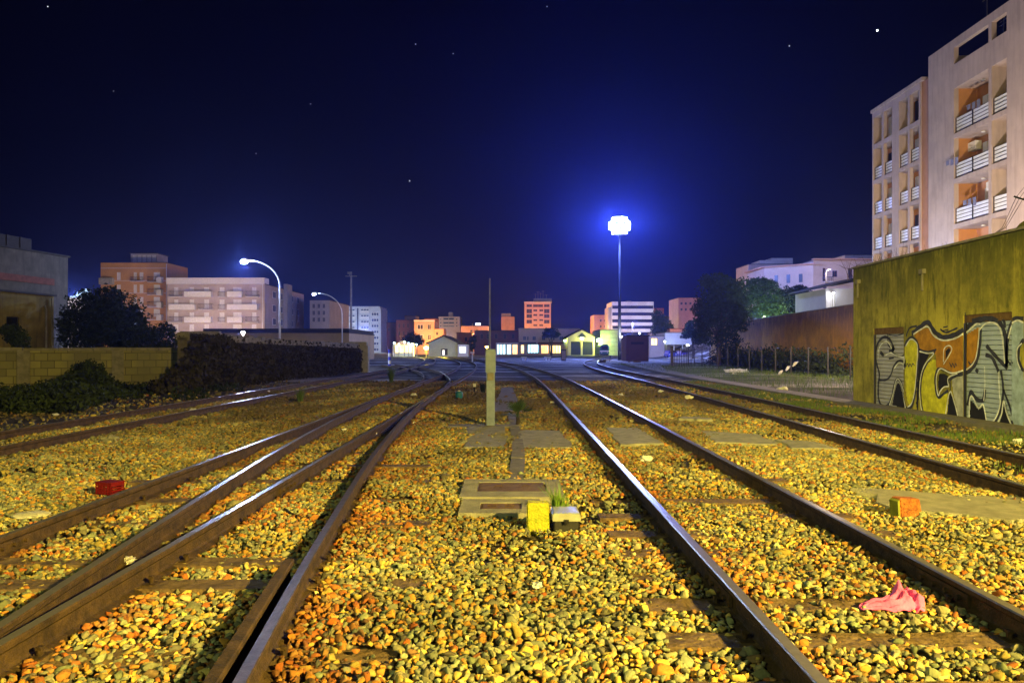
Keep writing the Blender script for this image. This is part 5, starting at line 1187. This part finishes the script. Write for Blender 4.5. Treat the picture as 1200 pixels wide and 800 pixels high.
# station
M['in_cyan'] = interior('interior_cyan', (.75,1,1), (.25,.75,.85), 3.4, .5); M['in_warm'] = interior('interior_warm', (1,.75,.35), (1,.35,.08), 4.0, .45)
M['in_blue'] = interior('interior_blue', (.8,.9,1), (.25,.4,.75), 2.6, .6); M['in_yel'] = interior('interior_yellow', (1,.85,.35), (1,.55,.12), 3.8, .5)
hs = rows([(613,616.5),(617.5,619.5),(624,628),(635,639),(645,646.8),(648,650),(655.5,660)], [(394,398.5)]) + [(610.5,404,614,414),(618,403,631.5,414),(634,404,643,414.5),(644,404,657.5,414.5)]
B = Bld('station_building', 'long two storey railway station with brightly lit ground floor', 'station', 608, 679, 385.5, 215, 12, W_['cream'], holes=hs)
for h in hs[:7]: B.window(*h, pane='glass_b', frame='conc')
for h, m in zip(hs[7:], ('in_warm','in_cyan','in_warm','in_yel')): B.window(*h, pane=m, frame='metal_d', bars=3)
B.bar('cornice', 607, 384.6, 679.5, 386, -.5, -.003, 'conc'); B.bar('awning', 630, 401, 658.5, 403, -3.2, -.003, 'roofr'); B.bar('awning', 608.5, 400.8, 628, 402.4, -2.4, -.003, 'metal_d')
B = Bld('station_hall', 'glazed station pavilion glowing pale cyan left of the main station', 'pavilion', 581, 607.5, 401.2, 212, 9, W_['pale'], holes=rows([(582.5,585.2),(586,588.7),(589.5,592.2),(594,599)], [(403.5,415)])+[(600.5,403.5,606.5,415)])
for h in rows([(582.5,585.2),(586,588.7),(589.5,592.2),(594,599)], [(403.5,415)]): B.window(*h, pane='in_cyan', frame='white')
B.window(600.5,403.5,606.5,415, pane='in_warm', frame='metal_d', bars=2)
# gabled shed with two doors
def gable(name, label, cat, pl, pr, eave, peakx, peak, Y, dep, wall, holes, base=0.0):
    t = thing(name, label, cat, (X_(pl,Y), Y, 0)); x0 = X_(pl,Y); w_ = X_(pr,Y)-x0; he = Z_(eave,Y); hp = Z_(peak,Y); xp = X_(peakx,Y)-x0
    R = lambda a,b,c,d: (X_(a,Y)-x0, max(0,Z_(d,Y)), X_(c,Y)-x0, Z_(b,Y)); hs = [R(*h) for h in holes]
    mb = MB(); mb.facade(w_, he, .3, hs); mb.prism_y([(0,he+.0),(w_,he+.0),(xp,hp)], 0, .3)
    mb.box(0,.302,0,.3,dep,he); mb.box(w_-.3,.302,0,w_,dep,he); mb.box(.302,dep-.3,0,w_-.302,dep,he); mb.prism_y([(0,he),(w_,he),(xp,hp)], dep-.3, dep); mb.build('wall', wall, t)
    mb = MB(); o_ = .5; sl = (hp-he)/xp; s2 = (hp-he)/(w_-xp)
    mb.prism_y([(-o_,he-o_*sl+.06),(xp,hp+.06),(xp,hp+.3),(-o_,he-o_*sl+.3)], -.5, dep+.4); mb.prism_y([(xp+.003,hp+.06),(w_+o_,he-o_*s2+.06),(w_+o_,he-o_*s2+.3),(xp+.003,hp+.3)], -.5, dep+.4); mb.build('roof', M['roofd'], t)
    return t, R, x0
t, R, x0 = gable('engine_shed', 'pale gabled engine shed with two dark doorways and a yellow green lamp', 'shed', 665.5, 697, 395, 682, 386.5, 200, 30, W_['cream'], [(669,400,680.7,416),(682.8,400,694.8,416)])
for h in ((669,400,680.7,416),(682.8,400,694.8,416)):
    a = R(*h); MB().box(a[0], .6, 0, a[2], .7, a[3]).build('door', M['metal_d'], t)
a = R(676,389.5,688,395); MB().prism_y([(a[0],a[1]),(a[2],a[1]),((a[0]+a[2])/2,a[3])], -.06, -.003).build('gable_vent', M['glass'], t)
def small_lamp(label, px, py, Y, col, strength, power, r=.25, pole=True, name='yard_lamp', cat='lamp', group=None, lightcol=None):
    x = X_(px,Y); z = Z_(py,Y); t = thing(name, label, cat, (x, Y, 0), 0, group)
    if pole: MB().tube([(0,0,-.1),(0,0,z-r*.6)], [.09,.06], 7).build('pole', M['mast'], t)
    else: MB().tube([(0,.0,z+r*.4),(0,.5,z+r*.6)], .05, 6).build('bracket', M['mast'], t)
    MB().lathe([(r*.3,-r*.7),(r*.85,-r*.45),(r,0),(r*.8,r*.4),(r*.3,r*.6)], 12, (0,0,z)).build('lamp_glass', glow('lamp_glass', col, strength), t, True)
    MB().lathe([(r*1.1,r*.62),(r*.5,r*.8)], 12, (0,0,z)).build('lamp_hood', M['metal_d'], t)
    if power: plight(t, (0,-r*1.3-.1,z-.1), power, lightcol or col, r)
    return t
small_lamp('yellow green lamp mounted on the gable of the engine shed', 682, 396.5, 198.6, (.75,1,.15), 90, 160, .42, False)
small_lamp('very bright yellow green lamp flooding the green wall beside the engine shed', 702, 398.5, 198.5, (.75,1,.2), 260, 1900, .6)
small_lamp('small green lamp at the corner of the station near the engine shed', 662, 399, 205, (.7,1,.2), 30, 500, .32)
B = Bld('green_lit_shed', 'flat block lit bright green right of the engine shed', 'shed', 703.5, 728, 386.5, 200, 20, W_['green'])
for k in range(5): B.bar('panel_joint', 703.5, 390.5+5*k, 728, 390.9+5*k, -.05, -.003, 'conc_d')
t = thing('railcar', 'rounded green railcar front parked by the lamp lit shed', 'railcar', (X_(708.5,188), 188, 0))
mb = MB(); w_ = 1.15; mb.prism_y([(-w_,.5),(w_,.5),(w_,2.1),(.8,2.75),(.3,2.95),(-.3,2.95),(-.8,2.75),(-w_,2.1)], 0, 9); mb.build('body', mat('railcar_green', (.04,.14,.12), .4), t, bevel=.05)
MB().box(-.8,-.05,1.55,.8,-.003,2.4).build('windscreen', M['glass'], t); MB().box(-w_-.01,-.06,1.05,w_+.01,-.004,1.28).build('white_band', M['white'], t); MB().box(-1.0,.2,.15,1.0,8.8,.5).build('chassis', M['metal_d'], t)
for sx in (-1,1):
    MB().tube([(sx*.7,-.08,.85),(sx*.7,-.003,.85)], .12, 10).build('headlight', M['metal_w'], t)
    for yy in (1.5,7): MB().tube([(sx*.75-.06,yy,.42),(sx*.75+.06,yy,.42)], .42, 14).build('wheel', M['rust'], t)
# gable hut left of centre
t, R, x0 = gable('goods_shed', 'greenish gabled goods shed with a dark doorway left of centre', 'shed', 502, 536, 402, 520, 394, 170, 22, W_['green'], [(517,408.5,524.5,416)])
a = R(517,408.5,524.5,416); MB().box(a[0], .5, 0, a[2], .56, a[3]).build('door', M['glass'], t); a = R(518.3,410,520.8,416); MB().box(a[0], .4, .02, a[2], .44, a[3]).build('lit_doorway', glow('doorway_light', (1,.9,.8), 1.3), t)
B = Bld('kiosk', 'small glowing pale blue kiosk attached right of the goods shed', 'kiosk', 536.3, 548, 403.5, 169, 6, W_['bluewhite'], holes=[(538,405.5,546,414)]); B.window(538,405.5,546,414, pane='in_blue', frame='white', bars=3)
# striped office
B = Bld('striped_office_block', 'office block with white and dark horizontal stripes beside the bright floodlight mast', 'office building', 717, 766, 353.5, 250, 14, W_['white'], holes=[(717.5,y0,765.5,y0+3.7) for y0 in (358,366,374,381.5,389)])
for y0 in (358,366,374,381.5,389): B.window(717.5,y0,765.5,y0+3.7, pane='glass_b', frame='metal_d', bars=14)
B.bar('end_wall', 713, 360, 716.8, 405, .3, 10, W_['grey']); B.bar('plant_room', 736, 351.5, 742, 353.2, 4, 8, 'conc')
house('dim_apartment_house', 'dim brownish apartment house left of the striped office block', 696, 713, 369, 262, 12, W_['salmon'], rows([(703,705),(708,710)], [(374,377),(381,384)]))
x = bpy.data.objects
house('low_orange_house', 'low dim orange roofed house right behind the striped office', 767, 778, 361, 300, 10, W_['orange'])
# hut
B = Bld('brick_hut', 'dark brick hut with a barred window strip near the floodlight mast', 'hut', 734, 760, 393.5, 108, 5, W_['dark'], holes=[(739.5,400.5,754.5,403.5)]); B.window(739.5,400.5,754.5,403.5, pane='glass', frame='metal_d', bars=5)
B.bar('flat_roof', 733, 392.6, 761, 393.9, -.35, -.11, 'roofd')
small_lamp('tiny white lamp on the roof of the dark brick hut', 749.5, 390.5, 108.5, (.8,.9,1), 25, 60, .13)
# yellow shop, white canopy building
B = Bld('lit_shop', 'small yellow lit shop front right of the brick hut', 'shop', 761, 778, 393.5, 150, 8, W_['cream'], holes=[(763,396,770.5,404.5)]); B.window(763,396,770.5,404.5, pane='in_yel', frame='metal_d', bars=1)
B = Bld('white_canopy_building', 'white flat building raised over a lit forecourt at the end of the path', 'building', 779.5, 814, 390, 155, 10, W_['white'], base=1.66+5.5*155/900, roof='conc_d', holes=[(796.5,393,799.5,396.5)]); B.window(796.5,393,799.5,396.5, frame='conc')
for px in (781, 790, 800, 812): B.bar('column', px-.5, 403.4, px+.5, 418.6, .1, .3, 'shut_w')
B.bar('rear_wall', 779.5, 403.6, 814, 418.6, 8, 8.3, W_['pale'])
small_lamp('bright white lamp under the white canopy building', 806, 404.5, 156, (.85,.92,1), 60, 160, .25, True)
small_lamp('thin white strip lamp at the left corner of the white canopy building', 779, 400, 153, (.8,1,.9), 40, 160, .2, True)
B = Bld('orange_roof_house', 'orange lit low roof house just above the white canopy building', 'house', 785, 814, 385.5, 175, 8, W_['salmon'], roof='roofr')
def car(label, px, py, Y, col):
    t = thing('parked_car', label, 'car', (X_(px,Y), Y, 0), 0, 'cars parked under the lamps at the end of the path'); m = mat('car_paint', col, .3, .2, .05)
    b = MB(); b.prism_y([(-.86,.3),(.86,.3),(.88,.85),(.72,1.0),(.6,1.42),(-.6,1.42),(-.72,1.0),(-.88,.85)], 0, 4); b.build('body', m, t, bevel=.04)
    MB().prism_y([(-.64,1.02),(.64,1.02),(.54,1.36),(-.54,1.36)], -.02, -.003).build('windscreen', M['glass'], t)
    for sx in (-1,1):
        MB().box(sx*.62-.14,-.03,.62,sx*.62+.14,-.004,.78).build('headlight', M['metal_w'], t)
        for yy in (.7,3.2): MB().tube([(sx*.78-.1,yy,.31),(sx*.78+.1,yy,.31)], .31, 14).build('wheel', M['black'], t)
car('blue parked car facing the tracks under the white canopy building, the left one', 788.5, 410, 140, (.05,.08,.45)); car('violet blue parked car right of the other one, next to the tall dark tree', 803, 410, 138, (.07,.05,.35))
mb = MB(); mb.box(0,0,0,4.6,.3,.25); o = mb.build('low_wall', M['shut_w'], loc=(X_(784,120),120,.15)); tag(o, 'low white kerb wall in front of the parked cars', 'kerb wall')
B = house('hillside_apartments', 'pinkish apartment block on the slope half hidden by the tall dark tree', 795, 822, 349, 200, 12, W_['salmon'], rows([(797.5,800),(802.5,805),(808,810.5)], [(354,357),(361,364)]), cat='apartment building')
# white houses on the hill
hz = 7.0
def hill_house(): pass
hs = [(964,314,967.5,329.5),(975.3,317,981.3,324.5),(994,314,999,327),(964.7,333.5,969,338)]
B = Bld('white_house', 'large white house with a pink eave above the brown wall at right', 'house', 953, 1040, 305, 135, 16, W_['hill'], base=3, holes=hs)
for h in hs: B.window(*h, pane='glass', frame='roofr')
B.balcony(963.5,325,973.5,330,False); B.bar('eave', 951, 303.4, 1041, 305, -1.0, -.003, W_['salmon'])
mb = MB(); mb.prism([(-6.8,5.5),(-.003,.0),(-.003,15),(-6.8,15)], 3, Z_(310,135)); mb.build('side_wing', W_['hill'], B.t)
mb = MB(); mb.prism([(-7.6,5.2),(-.01,-.9),(-.01,15),(-7.6,15)], Z_(310,135)+.003, Z_(310,135)+.2); mb.build('wing_roof', W_['salmon'], B.t)
mb = MB(); 
for q in (.25,.5,.75):
    x = -6.8*q; y = 5.5*q; mb.prism([(x-.25,y+.15),(x+.25,y-.25),(x+.22,y-.3),(x-.28,y+.1)], Z_(330,135), Z_(320,135))
mb.build('wing_window', M['glass'], B.t)
B = Bld('white_wing_house', 'lower white house with a pinkish sloping roof left of the large white house', 'house', 921, 937, 319, 140, 10, W_['hill'], base=3); B.bar('eave', 919.5, 317.6, 938, 319, -.8, -.003, W_['salmon'])
B = Bld('terraced_house', 'stepped pale house with a blue lit balcony at the top of the hill', 'house', 877, 937, 310, 165, 9, W_['hill'], base=3, holes=[(883,314,887,320),(889,313,893,319)])
for h in ((883,314,887,320),(889,313,893,319)): B.window(*h, pane='in_blue' if False else 'glass_b', frame='shut_w')
B.bar('balcony_parapet', 880, 320, 896, 323, -1.2, -1.0, W_['bluewhite'])
for a, b_, tp, y0 in ((895,925,303.5,2.5),(912,938,299.5,4.5)):
    x0 = X_(a,165)-B.x0; x1 = X_(b_,165)-B.x0; u = MB(); u.box(x0, y0, B.h+.16, x1, 9, Z_(tp,165)); uo = u.build('upper_storey', W_['pale'], B.t)
x0 = X_(923,165)-B.x0; MB().box(x0, 4.43, Z_(306.5,165), x0+.9, 4.497, Z_(302.5,165)).build('window', M['glass'], B.t)
B = Bld('garage', 'grey garage with a sloping dark roof directly above the brown wall', 'garage', 967.5, 1012, 338, 75, 8, W_['grey'], base=0, holes=[(973.5,344,979,364)]); B.window(973.5,344,979,364, pane='shut_w', frame='conc')
x0 = -.6; w_ = B.w; mb = MB(); mb.prism_y([(x0,B.h+.0),(w_*.75,B.h+.9),(w_+.4,B.h+.9),(w_+.4,B.h+1.05),(w_*.75,B.h+1.05),(x0,B.h+.16)], -.5, 8.3)
for ob in list(B.t.children):
    if ob.name.startswith('roof'): bpy.data.objects.remove(ob)
mb.build('roof', M['roofd'], B.t)
B.bar('white_panel', 968, 341, 973.3, 364, -.03, -.003, 'shut_w'); small = small_lamp('small white lamp by the garage door above the brown wall', 976.5, 343, 74.6, (.8,.85,1), 12, 60, .12, False)
B = Bld('far_white_house', 'distant grey white house roof behind the large white house', 'house', 990, 1040, 299, 190, 10, W_['pale'], base=3)

# stalls with lamps, low station bits
t = thing('market_stall', 'orange lit stall with striped awning right of the white apartment tower', 'stall', (X_(461,175), 175, 0)); ww = X_(484,175)-X_(461,175)
mb = MB(); mb.box(0,0,0,ww,.2,.9); mb.build('counter', W_['pale'], t); MB().box(0,2.5,0,ww,2.6,3.0).build('back_panel', M['in_yel'], t)
mb = MB(); mb.prism_y([(0,2.6),(ww,2.6),(ww*.5,3.6)], -.8, 2.6); mb.build('awning', W_['salmon'], t)
for k in range(4): MB().tube([(.05+k*(ww-.1)/3,-.6,0),(.05+k*(ww-.1)/3,-.6,2.6)], .05, 6).build('stall_post', M['metal_w'], t)
for k, (px, py, c, lb) in enumerate(((462,401.5,(.6,1,.8),'first pale green globe lamp from the left above the stall'),(467.5,403,(1,.8,.3),'yellow globe lamp above the stall roof'),(474,400.5,(.8,1,.5),'tallest globe lamp in the middle of the stall row'),(479,402,(.5,.9,1),'large bluish globe lamp right of the stall middle'),(483,403,(.9,1,.8),'pale globe lamp at the right end of the stall'),(488,403.5,(.4,1,.8),'small teal globe lamp farthest right of the stall'))):
    small_lamp(lb, px, py, 172, c, 9, 160, .22, True, 'globe_lamp', 'lamp', 'globe lamps around the stall')
small_lamp('big yellow street lamp glowing at the left corner of the goods shed', 499.5, 407.5, 160, (1,.75,.05), 120, 2600, .5, True)
small_lamp('orange lamp glowing just left of the marker post head', 570.5, 406.5, 190, (1,.5,.05), 60, 900, .38, True)
# shunting signals and low white pieces
for px, pt, pb, Y, lb in ((553.5,412,423,105,'white T shaped ground signal left of the marker post'),(612.5,418,423,120,'low white ground signal in front of the lit station hall'),(615.5,419,423.5,118,'second low white ground signal just right of another one'),(640,418.5,423,120,'low white ground signal in front of the yellow lit station part'),(643.5,419,423.5,118,'small white ground signal next to another in front of the station')):
    z1 = Z_(pt,Y); t = thing('ground_signal', lb, 'signal', (X_(px,Y), Y, 0), 0, 'low white ground signals in the yard'); MB().tube([(0,0,-.1),(0,0,max(.3,z1-.25))], .09, 7).build('post', M['white'], t); MB().box(-.28,-.08,max(.3,z1-.25),.28,.08,max(.5,z1)).build('head', M['white'], t, bevel=.02)
t = thing('signal_box', 'dark upright relay cabinet standing in the yard in front of the station corner', 'cabinet', (X_(660.5,110),110,0)); MB().box(-.35,-.3,-.1,.35,.3,1.6).build('body', M['metal_d'], t, bevel=.02); MB().box(-.4,-.35,1.6,.4,.35,1.68).build('lid', M['mast'], t); MB().box(-.28,-.325,.2,.28,-.303,1.45).build('door', M['mast'], t)
t = thing('banded_post', 'blue and white banded post at the end of the ivy wall', 'post', (X_(456.5,72),72,0))
for k in range(5): MB().lathe([(.14,0),(.14,.33)], 12, (0,0,-.05+k*.335)).build('band', mat('band_blue', (.04,.06,.5), .5) if k % 2 == 0 else M['white'], t)
t = thing('point_machine', 'low dark point machine beside the far curved rails near the mast', 'point machine', (X_(707,95),95,0)); MB().box(-.5,-.3,0,.3,.3,.35).build('housing', M['metal_d'], t, bevel=.04); MB().tube([(.3,0,.15),(.75,0,.15),(.9,0,.75)], .04, 6).build('lever', M['metal_d'], t); MB().lathe([(.09,0),(.11,.06),(.05,.12)], 10, (.9,0,.75)).build('weight', M['metal_d'], t)
mb = MB(); mb.box(X_(745,92)-X_(733,92)-1.2,-.2,0,.9,.3,.18); mb.tube([(-.6,0,.1),(.0,.1,.32),(.8,0,.12)], .08, 6); o = mb.build('scrap_timber', M['wood'], loc=(X_(742,92),92,0)); tag(o, 'dark heap of scrap timber in front of the brick hut', 'timber')

# high floodlight mast
YM = 120; t = thing('floodlight_mast', 'very tall mast with a blazing blue white floodlight crown', 'floodlight mast', (X_(726,YM), YM, 0)); zt = Z_(265,YM)
MB().tube([(0,0,-.2),(0,0,zt*.5),(0,0,zt+.2)], [.28,.22,.14], 12).build('pole', M['mast_black'], t, True)
MB().lathe([(.45,zt-.95),(.5,zt-.92),(.5,zt-.85),(.45,zt-.82)], 20).build('head_ring', M['mast'], t)
gl = glow('floodlight_glass', (.62,.72,1), 260)
for k in range(32):
    tier = k//8; a = k*PI/4+tier*.39; rr_ = (.95, 1.4, 1.4, .95)[tier]; dzt = (-1.0, -.33, .34, 1.0)[tier]; x, y = math.cos(a)*rr_, math.sin(a)*rr_; mb = MB(); mb.frame((x, y, zt+dzt), a)
    mb.box(-.18,-.34,-.28,.12,.34,.28); f = mb.build('floodlight', M['mast'], t); mb = MB(); mb.frame((x, y, zt+dzt), a); mb.box(.122,-.31,-.25,.15,.31,.25); mb.build('lens', gl, f)
MB().lathe([(.3,zt-.2),(.32,zt+1.4)], 10).build('mast_head', M['mast'], t)
MB().lathe([(.5,zt+1.42),(.62,zt+1.46),(.62,zt+1.52),(.3,zt+1.56)], 20).build('platform', M['metal_d'], t)
for k in range(4): plight(t, (2.1*math.cos(k*PI/2+.78),2.1*math.sin(k*PI/2+.78),zt+.2), 30000, (.16,.25,1), .25, 'floodlight')
z2 = Z_(394.5,YM); MB().tube([(0,0,z2),(.3,-.5,z2+.1)], .05, 6).build('lower_arm', M['mast'], t); MB().lathe([(.1,-.18),(.24,-.08),(.26,.06),(.1,.16)], 12, (.3,-.6,z2)).build('lower_lamp', glow('lower_lamp_glass', (.85,.85,1), 220), t, True); plight(t, (.3,-1.0,z2), 2200, (.75,.8,1), .25, 'lower_light')

# street lighting of the town streets (lamp standards between the houses)
def town(label, px, Y, z, col, power, group='sodium street lamps in the town streets'):
    t = thing('town_lamp', label, 'street lamp', (X_(px,Y), Y, 0), 0, group); MB().tube([(0,0,-.1),(0,0,z),(0,-.8,z+.3)], .08, 6).build('pole', M['metal_d'], t); MB().box(-.12,-1.2,z+.25,.12,-.7,z+.35).build('lamp_head', M['metal_d'], t)
    plight(t, (0,-1.0,z), power*1.8, col, .2)
SOD = (1,.46,.12)
for a in (('street lamp pole lighting the left half of the orange villa',489,262,6.5,SOD,9000),('street lamp pole in front of the long orange house',556,251,5.5,SOD,6500),('street lamp pole below the orange annex',513,262,5,SOD,2500),('street lamp pole behind the station lighting the orange tower',631,262,6.5,SOD,26000),
          ('street lamp pole behind the engine shed near the dim apartment house',700,250,6,SOD,5000),('street lamp pole near the buff block',596,285,6,SOD,4200),('street lamp pole near the loggia apartments',527,340,7,(1,.55,.3),6500),
          ('street lamp pole in front of the brown houses',470,270,6,SOD,900),('street lamp pole beneath the pink apartment building left part',222,160,4.4,(1,.74,.60),3500),('street lamp pole beneath the pink apartment building right part',287,160,4.4,(1,.58,.36),5000),
          ('street lamp pole behind the warehouse between both pink building lamps',252,150,4.4,(.9,.78,.8),6500),('street lamp pole in front of the orange apartment building',165,160,9,(1,.70,.36),4500),('street lamp pole before the white apartment tower',428,350,10,(.7,.85,1),34000),
          ('street lamp pole near the hillside apartments',806,185,8,SOD,2500),('street lamp pole near the orange roof house',812,168,5.5,SOD,1500),('street lamp pole below the white houses on the hill',968,118,13.5,(1,.78,.68),3600),('street lamp pole below the terraced house',905,150,14,(.8,.82,.95),1500),
          ('street lamp pole behind the brown wall under the green tree',893,90,5.2,(.75,1,.45),1500),('street lamp pole before the striped office',741,232,9,(.8,.75,1),12000)):
    town(*a)
# key: sodium lamp over the crossing, behind the photographer
t = thing('crossing_lamp', 'tall sodium street lamp standing behind the photographer beside the tracks', 'street lamp', (10.2,-4.5,0))
MB().tube([(0,0,-.1),(0,0,5.8),(-.4,0,6.2),(-1.2,0,6.3)], [.09,.07,.05,.05], 10).build('pole', M['metal_w'], t, True)
MB().tube([(-1.1,0,6.3),(-1.4,0,6.35),(-1.8,0,6.3)], [.06,.16,.08], 10).build('lamp_head', M['metal_w'], t, True)
MB().lathe([(.05,-.1),(.13,-.06),(.15,0)], 12, (-1.45,0,6.23)).build('lamp_glass', glow('sodium_glass', (1,.6,.12), 150), t)
kl = plight(t, (-1.45,0,5.9), 32500, (1,.70,.13), .28, 'sodium_light', 128, None); kl.data.spot_blend = 1; kl.rotation_euler = Vector((-7.6, 7.4, -6.2)).to_track_quat('-Z', 'Y').to_euler()

fw = thing('added_wall_flood', 'added sodium floodlight, unseen behind the photographer, brightening the graffiti wall', 'floodlight', (-3,-7,0))  # extra lamp out of view, added to brighten the graffiti wall
MB().tube([(0,0,-.1),(0,0,8.0)], [.09,.06], 10).build('pole', M['metal_w'], fw, True); MB().box(-.2,-.3,8.0,.2,.05,8.4).build('lamp_head', M['metal_w'], fw)
wl = plight(fw, (0,.25,8.2), 40000, (1,.77,.15), .15, 'wall_fill_flood', 44, None); wl.data.spot_blend = .9; wl.rotation_euler = Vector((13.9, 30.0, -4.2)).to_track_quat('-Z', 'Y').to_euler()
fw = thing('added_fill_lamp', 'added pale fill lamp, unseen behind the photographer, softening the gravel shadows', 'street lamp', (-8.5,-7,0))  # unseen lamp added to fill the shadows beside the rails
MB().tube([(0,0,-.1),(0,0,8.6)], [.09,.06], 10).build('pole', M['metal_w'], fw, True); MB().box(-.2,-.3,8.6,.2,.3,8.8).build('lamp_head', M['metal_w'], fw)
plight(fw, (0,.2,8.3), 3300, (.85,.95,.40), .4, 'fill_lamp')
# street lamps hidden behind the graffiti building and brown wall, some added as fill
def backlamp(label, x, y, z, col, power):
    t = thing('wall_lantern', label, 'lantern', (x, y, 0)); MB().tube([(0,0,-.1),(0,0,z-.2)], .05, 6).build('pole', M['mast'], t); MB().box(-.12,-.12,z-.2,.12,.12,z-.12).build('lamp_base', M['mast'], t); plight(t, (0,0,z+.1), power, col, .15)
backlamp('street lantern in the lane between the graffiti building and the apartment block', 21.5, 38, 4.9, (1,.78,.62), 7600)
backlamp('lantern behind the brown wall near the far half of the apartment block', 24.6, 66, 4.0, (.55,.70,1), 2600)
backlamp('added bluish lantern hidden beside the brown wall, brightening the apartment balcony panels', 24.3, 51, 6.4, (.50,.66,1), 1100)  # hidden lamp added to brighten the balcony panels
backlamp('added sodium lantern hidden behind the graffiti building, warming the brown wall', 16.5, 32, 4.6, (1,.60,.16), 1500)  # hidden lamp added for warm light on the brown wall
sl = plight(None, (16.5, 32, 4.6), 16000, (1,.60,.15), .15, 'wall_warm_spot', 62, None); sl.data.spot_blend = .7; sl.rotation_euler = Vector((7.2, 30, -.6)).to_track_quat('-Z', 'Y').to_euler()  # spot added at the same point to throw warm light on the brown wall
# distant hill with a lit castle at left, stars
hx = X_(70,620); n = 40; V = []; Fc = []
for j in range(14):
    for i in range(n):
        u = (i/(n-1)-.5)*2; v = (j/13-.5)*2; V.append((hx+u*150, 640+v*80, -2+44*math.exp(-(u*1.9)**2-(v*1.7)**2)*(1+.05*math.sin(i*1.7+j))))
for j in range(13):
    for i in range(n-1): Fc.append((j*n+i, j*n+i+1, (j+1)*n+i+1, (j+1)*n+i))
o = link('hills', np_mesh('hills', V, Fc, True), mat('hill_scrub', (.03,.035,.02), .95)); tag(o, kind='structure')
t = thing('hilltop_castle', 'floodlit bluish castle ruin on the distant hilltop at left', 'castle', (X_(90,625), 625, 0))
mk = glow('castle_lit_stone', (.35,.55,1), .6); M['cst'] = WM('castle_stone', (.55,.55,.5))
for k, (px, w2, zb, zt_) in enumerate(((82,3,349,347.5),(86,4,348,346),(90,3.5,348,343),(94,4,347,341.5),(98,4.5,347,339),(101,2.4,346,342))):
    x = X_(px,625)-X_(90,625); ww = w2*625/900; mb = MB(); mb.box(x,0,Z_(zb+4,625),x+ww,6,Z_(zt_,625))
    for q in range(3): mb.box(x+q*ww/3+.1,0,Z_(zt_,625)+.003,x+q*ww/3+ww/6,1,Z_(zt_,625)+.6)
    mb.build('tower' if k > 3 else 'curtain_wall', M['cst'], t)
plight(t, (6,-14,Z_(346,625)), 40000, (.4,.6,1), .6); plight(t, (-3,-12,Z_(350,625)), 15000, (.4,.6,1), .6)
B = Bld('hillside_house', 'pale lit house seen through the large dark tree at left', 'house', 78, 96, 349, 330, 9, W_['white']); town('street lamp pole beside the pale house behind the dark tree', 86, 318, 14, (1,.85,.8), 12000)
ST = [(1028,36,2.3,6,'brightest star, upper right beside the apartment block'),(925,54,1.3,3,'faint star left of the brightest one'),(480,212,1.3,3,'lone star low above the middle of the picture'),(364,122,1,1.5,'faint star in the upper left middle'),(56,8,1.2,2,'star at the top left corner'),(133,107,1,1.2,'faint star in the upper left quarter'),
      (487,52,1.1,1.6,'star at the top left of centre'),(531,63,1,1.3,'star right of another near the top centre'),(641,8,1,1.2,'faint star at the top centre'),(300,180,.9,1,'very faint star above the pink building')]
for px, py, rd, s, lb in ST:
    bm = bmesh.new(); bmesh.ops.create_icosphere(bm, subdivisions=2, radius=rd*1.5); me = bpy.data.meshes.new('star'); bm.to_mesh(me); bm.free(); o = link('star', me, glow('star_light', (.8,.88,1), s)); o.location = (X_(px,2800), 2800, Z_(py,2800)); tag(o, lb, 'star', 'stars in the night sky')
# haze
mb = MB(); mb.box(-1420,-230,-3.2,1420,1440,58); m = bpy.data.materials.new('haze_air'); N, L = nodes_of(m); N.remove(N['Principled BSDF']); pv = N.new('ShaderNodeVolumePrincipled')
pv.inputs['Color'].default_value = (.18,.25,1,1); pv.inputs['Density'].default_value = .00043; pv.inputs['Anisotropy'].default_value = .76; L.new(pv.outputs[0], N['Material Output'].inputs['Volume'])
o = mb.build('haze', m); tag(o, 'thin night haze that glows around the lamps', kind='stuff')
SC.cycles.use_denoising = True; SC.cycles.max_bounces = 5; SC.cycles.volume_bounces = 0; SC.cycles.sample_clamp_indirect = 4
SC.cycles.diffuse_bounces = 2; SC.cycles.glossy_bounces = 2
print('objects', len(bpy.data.objects))
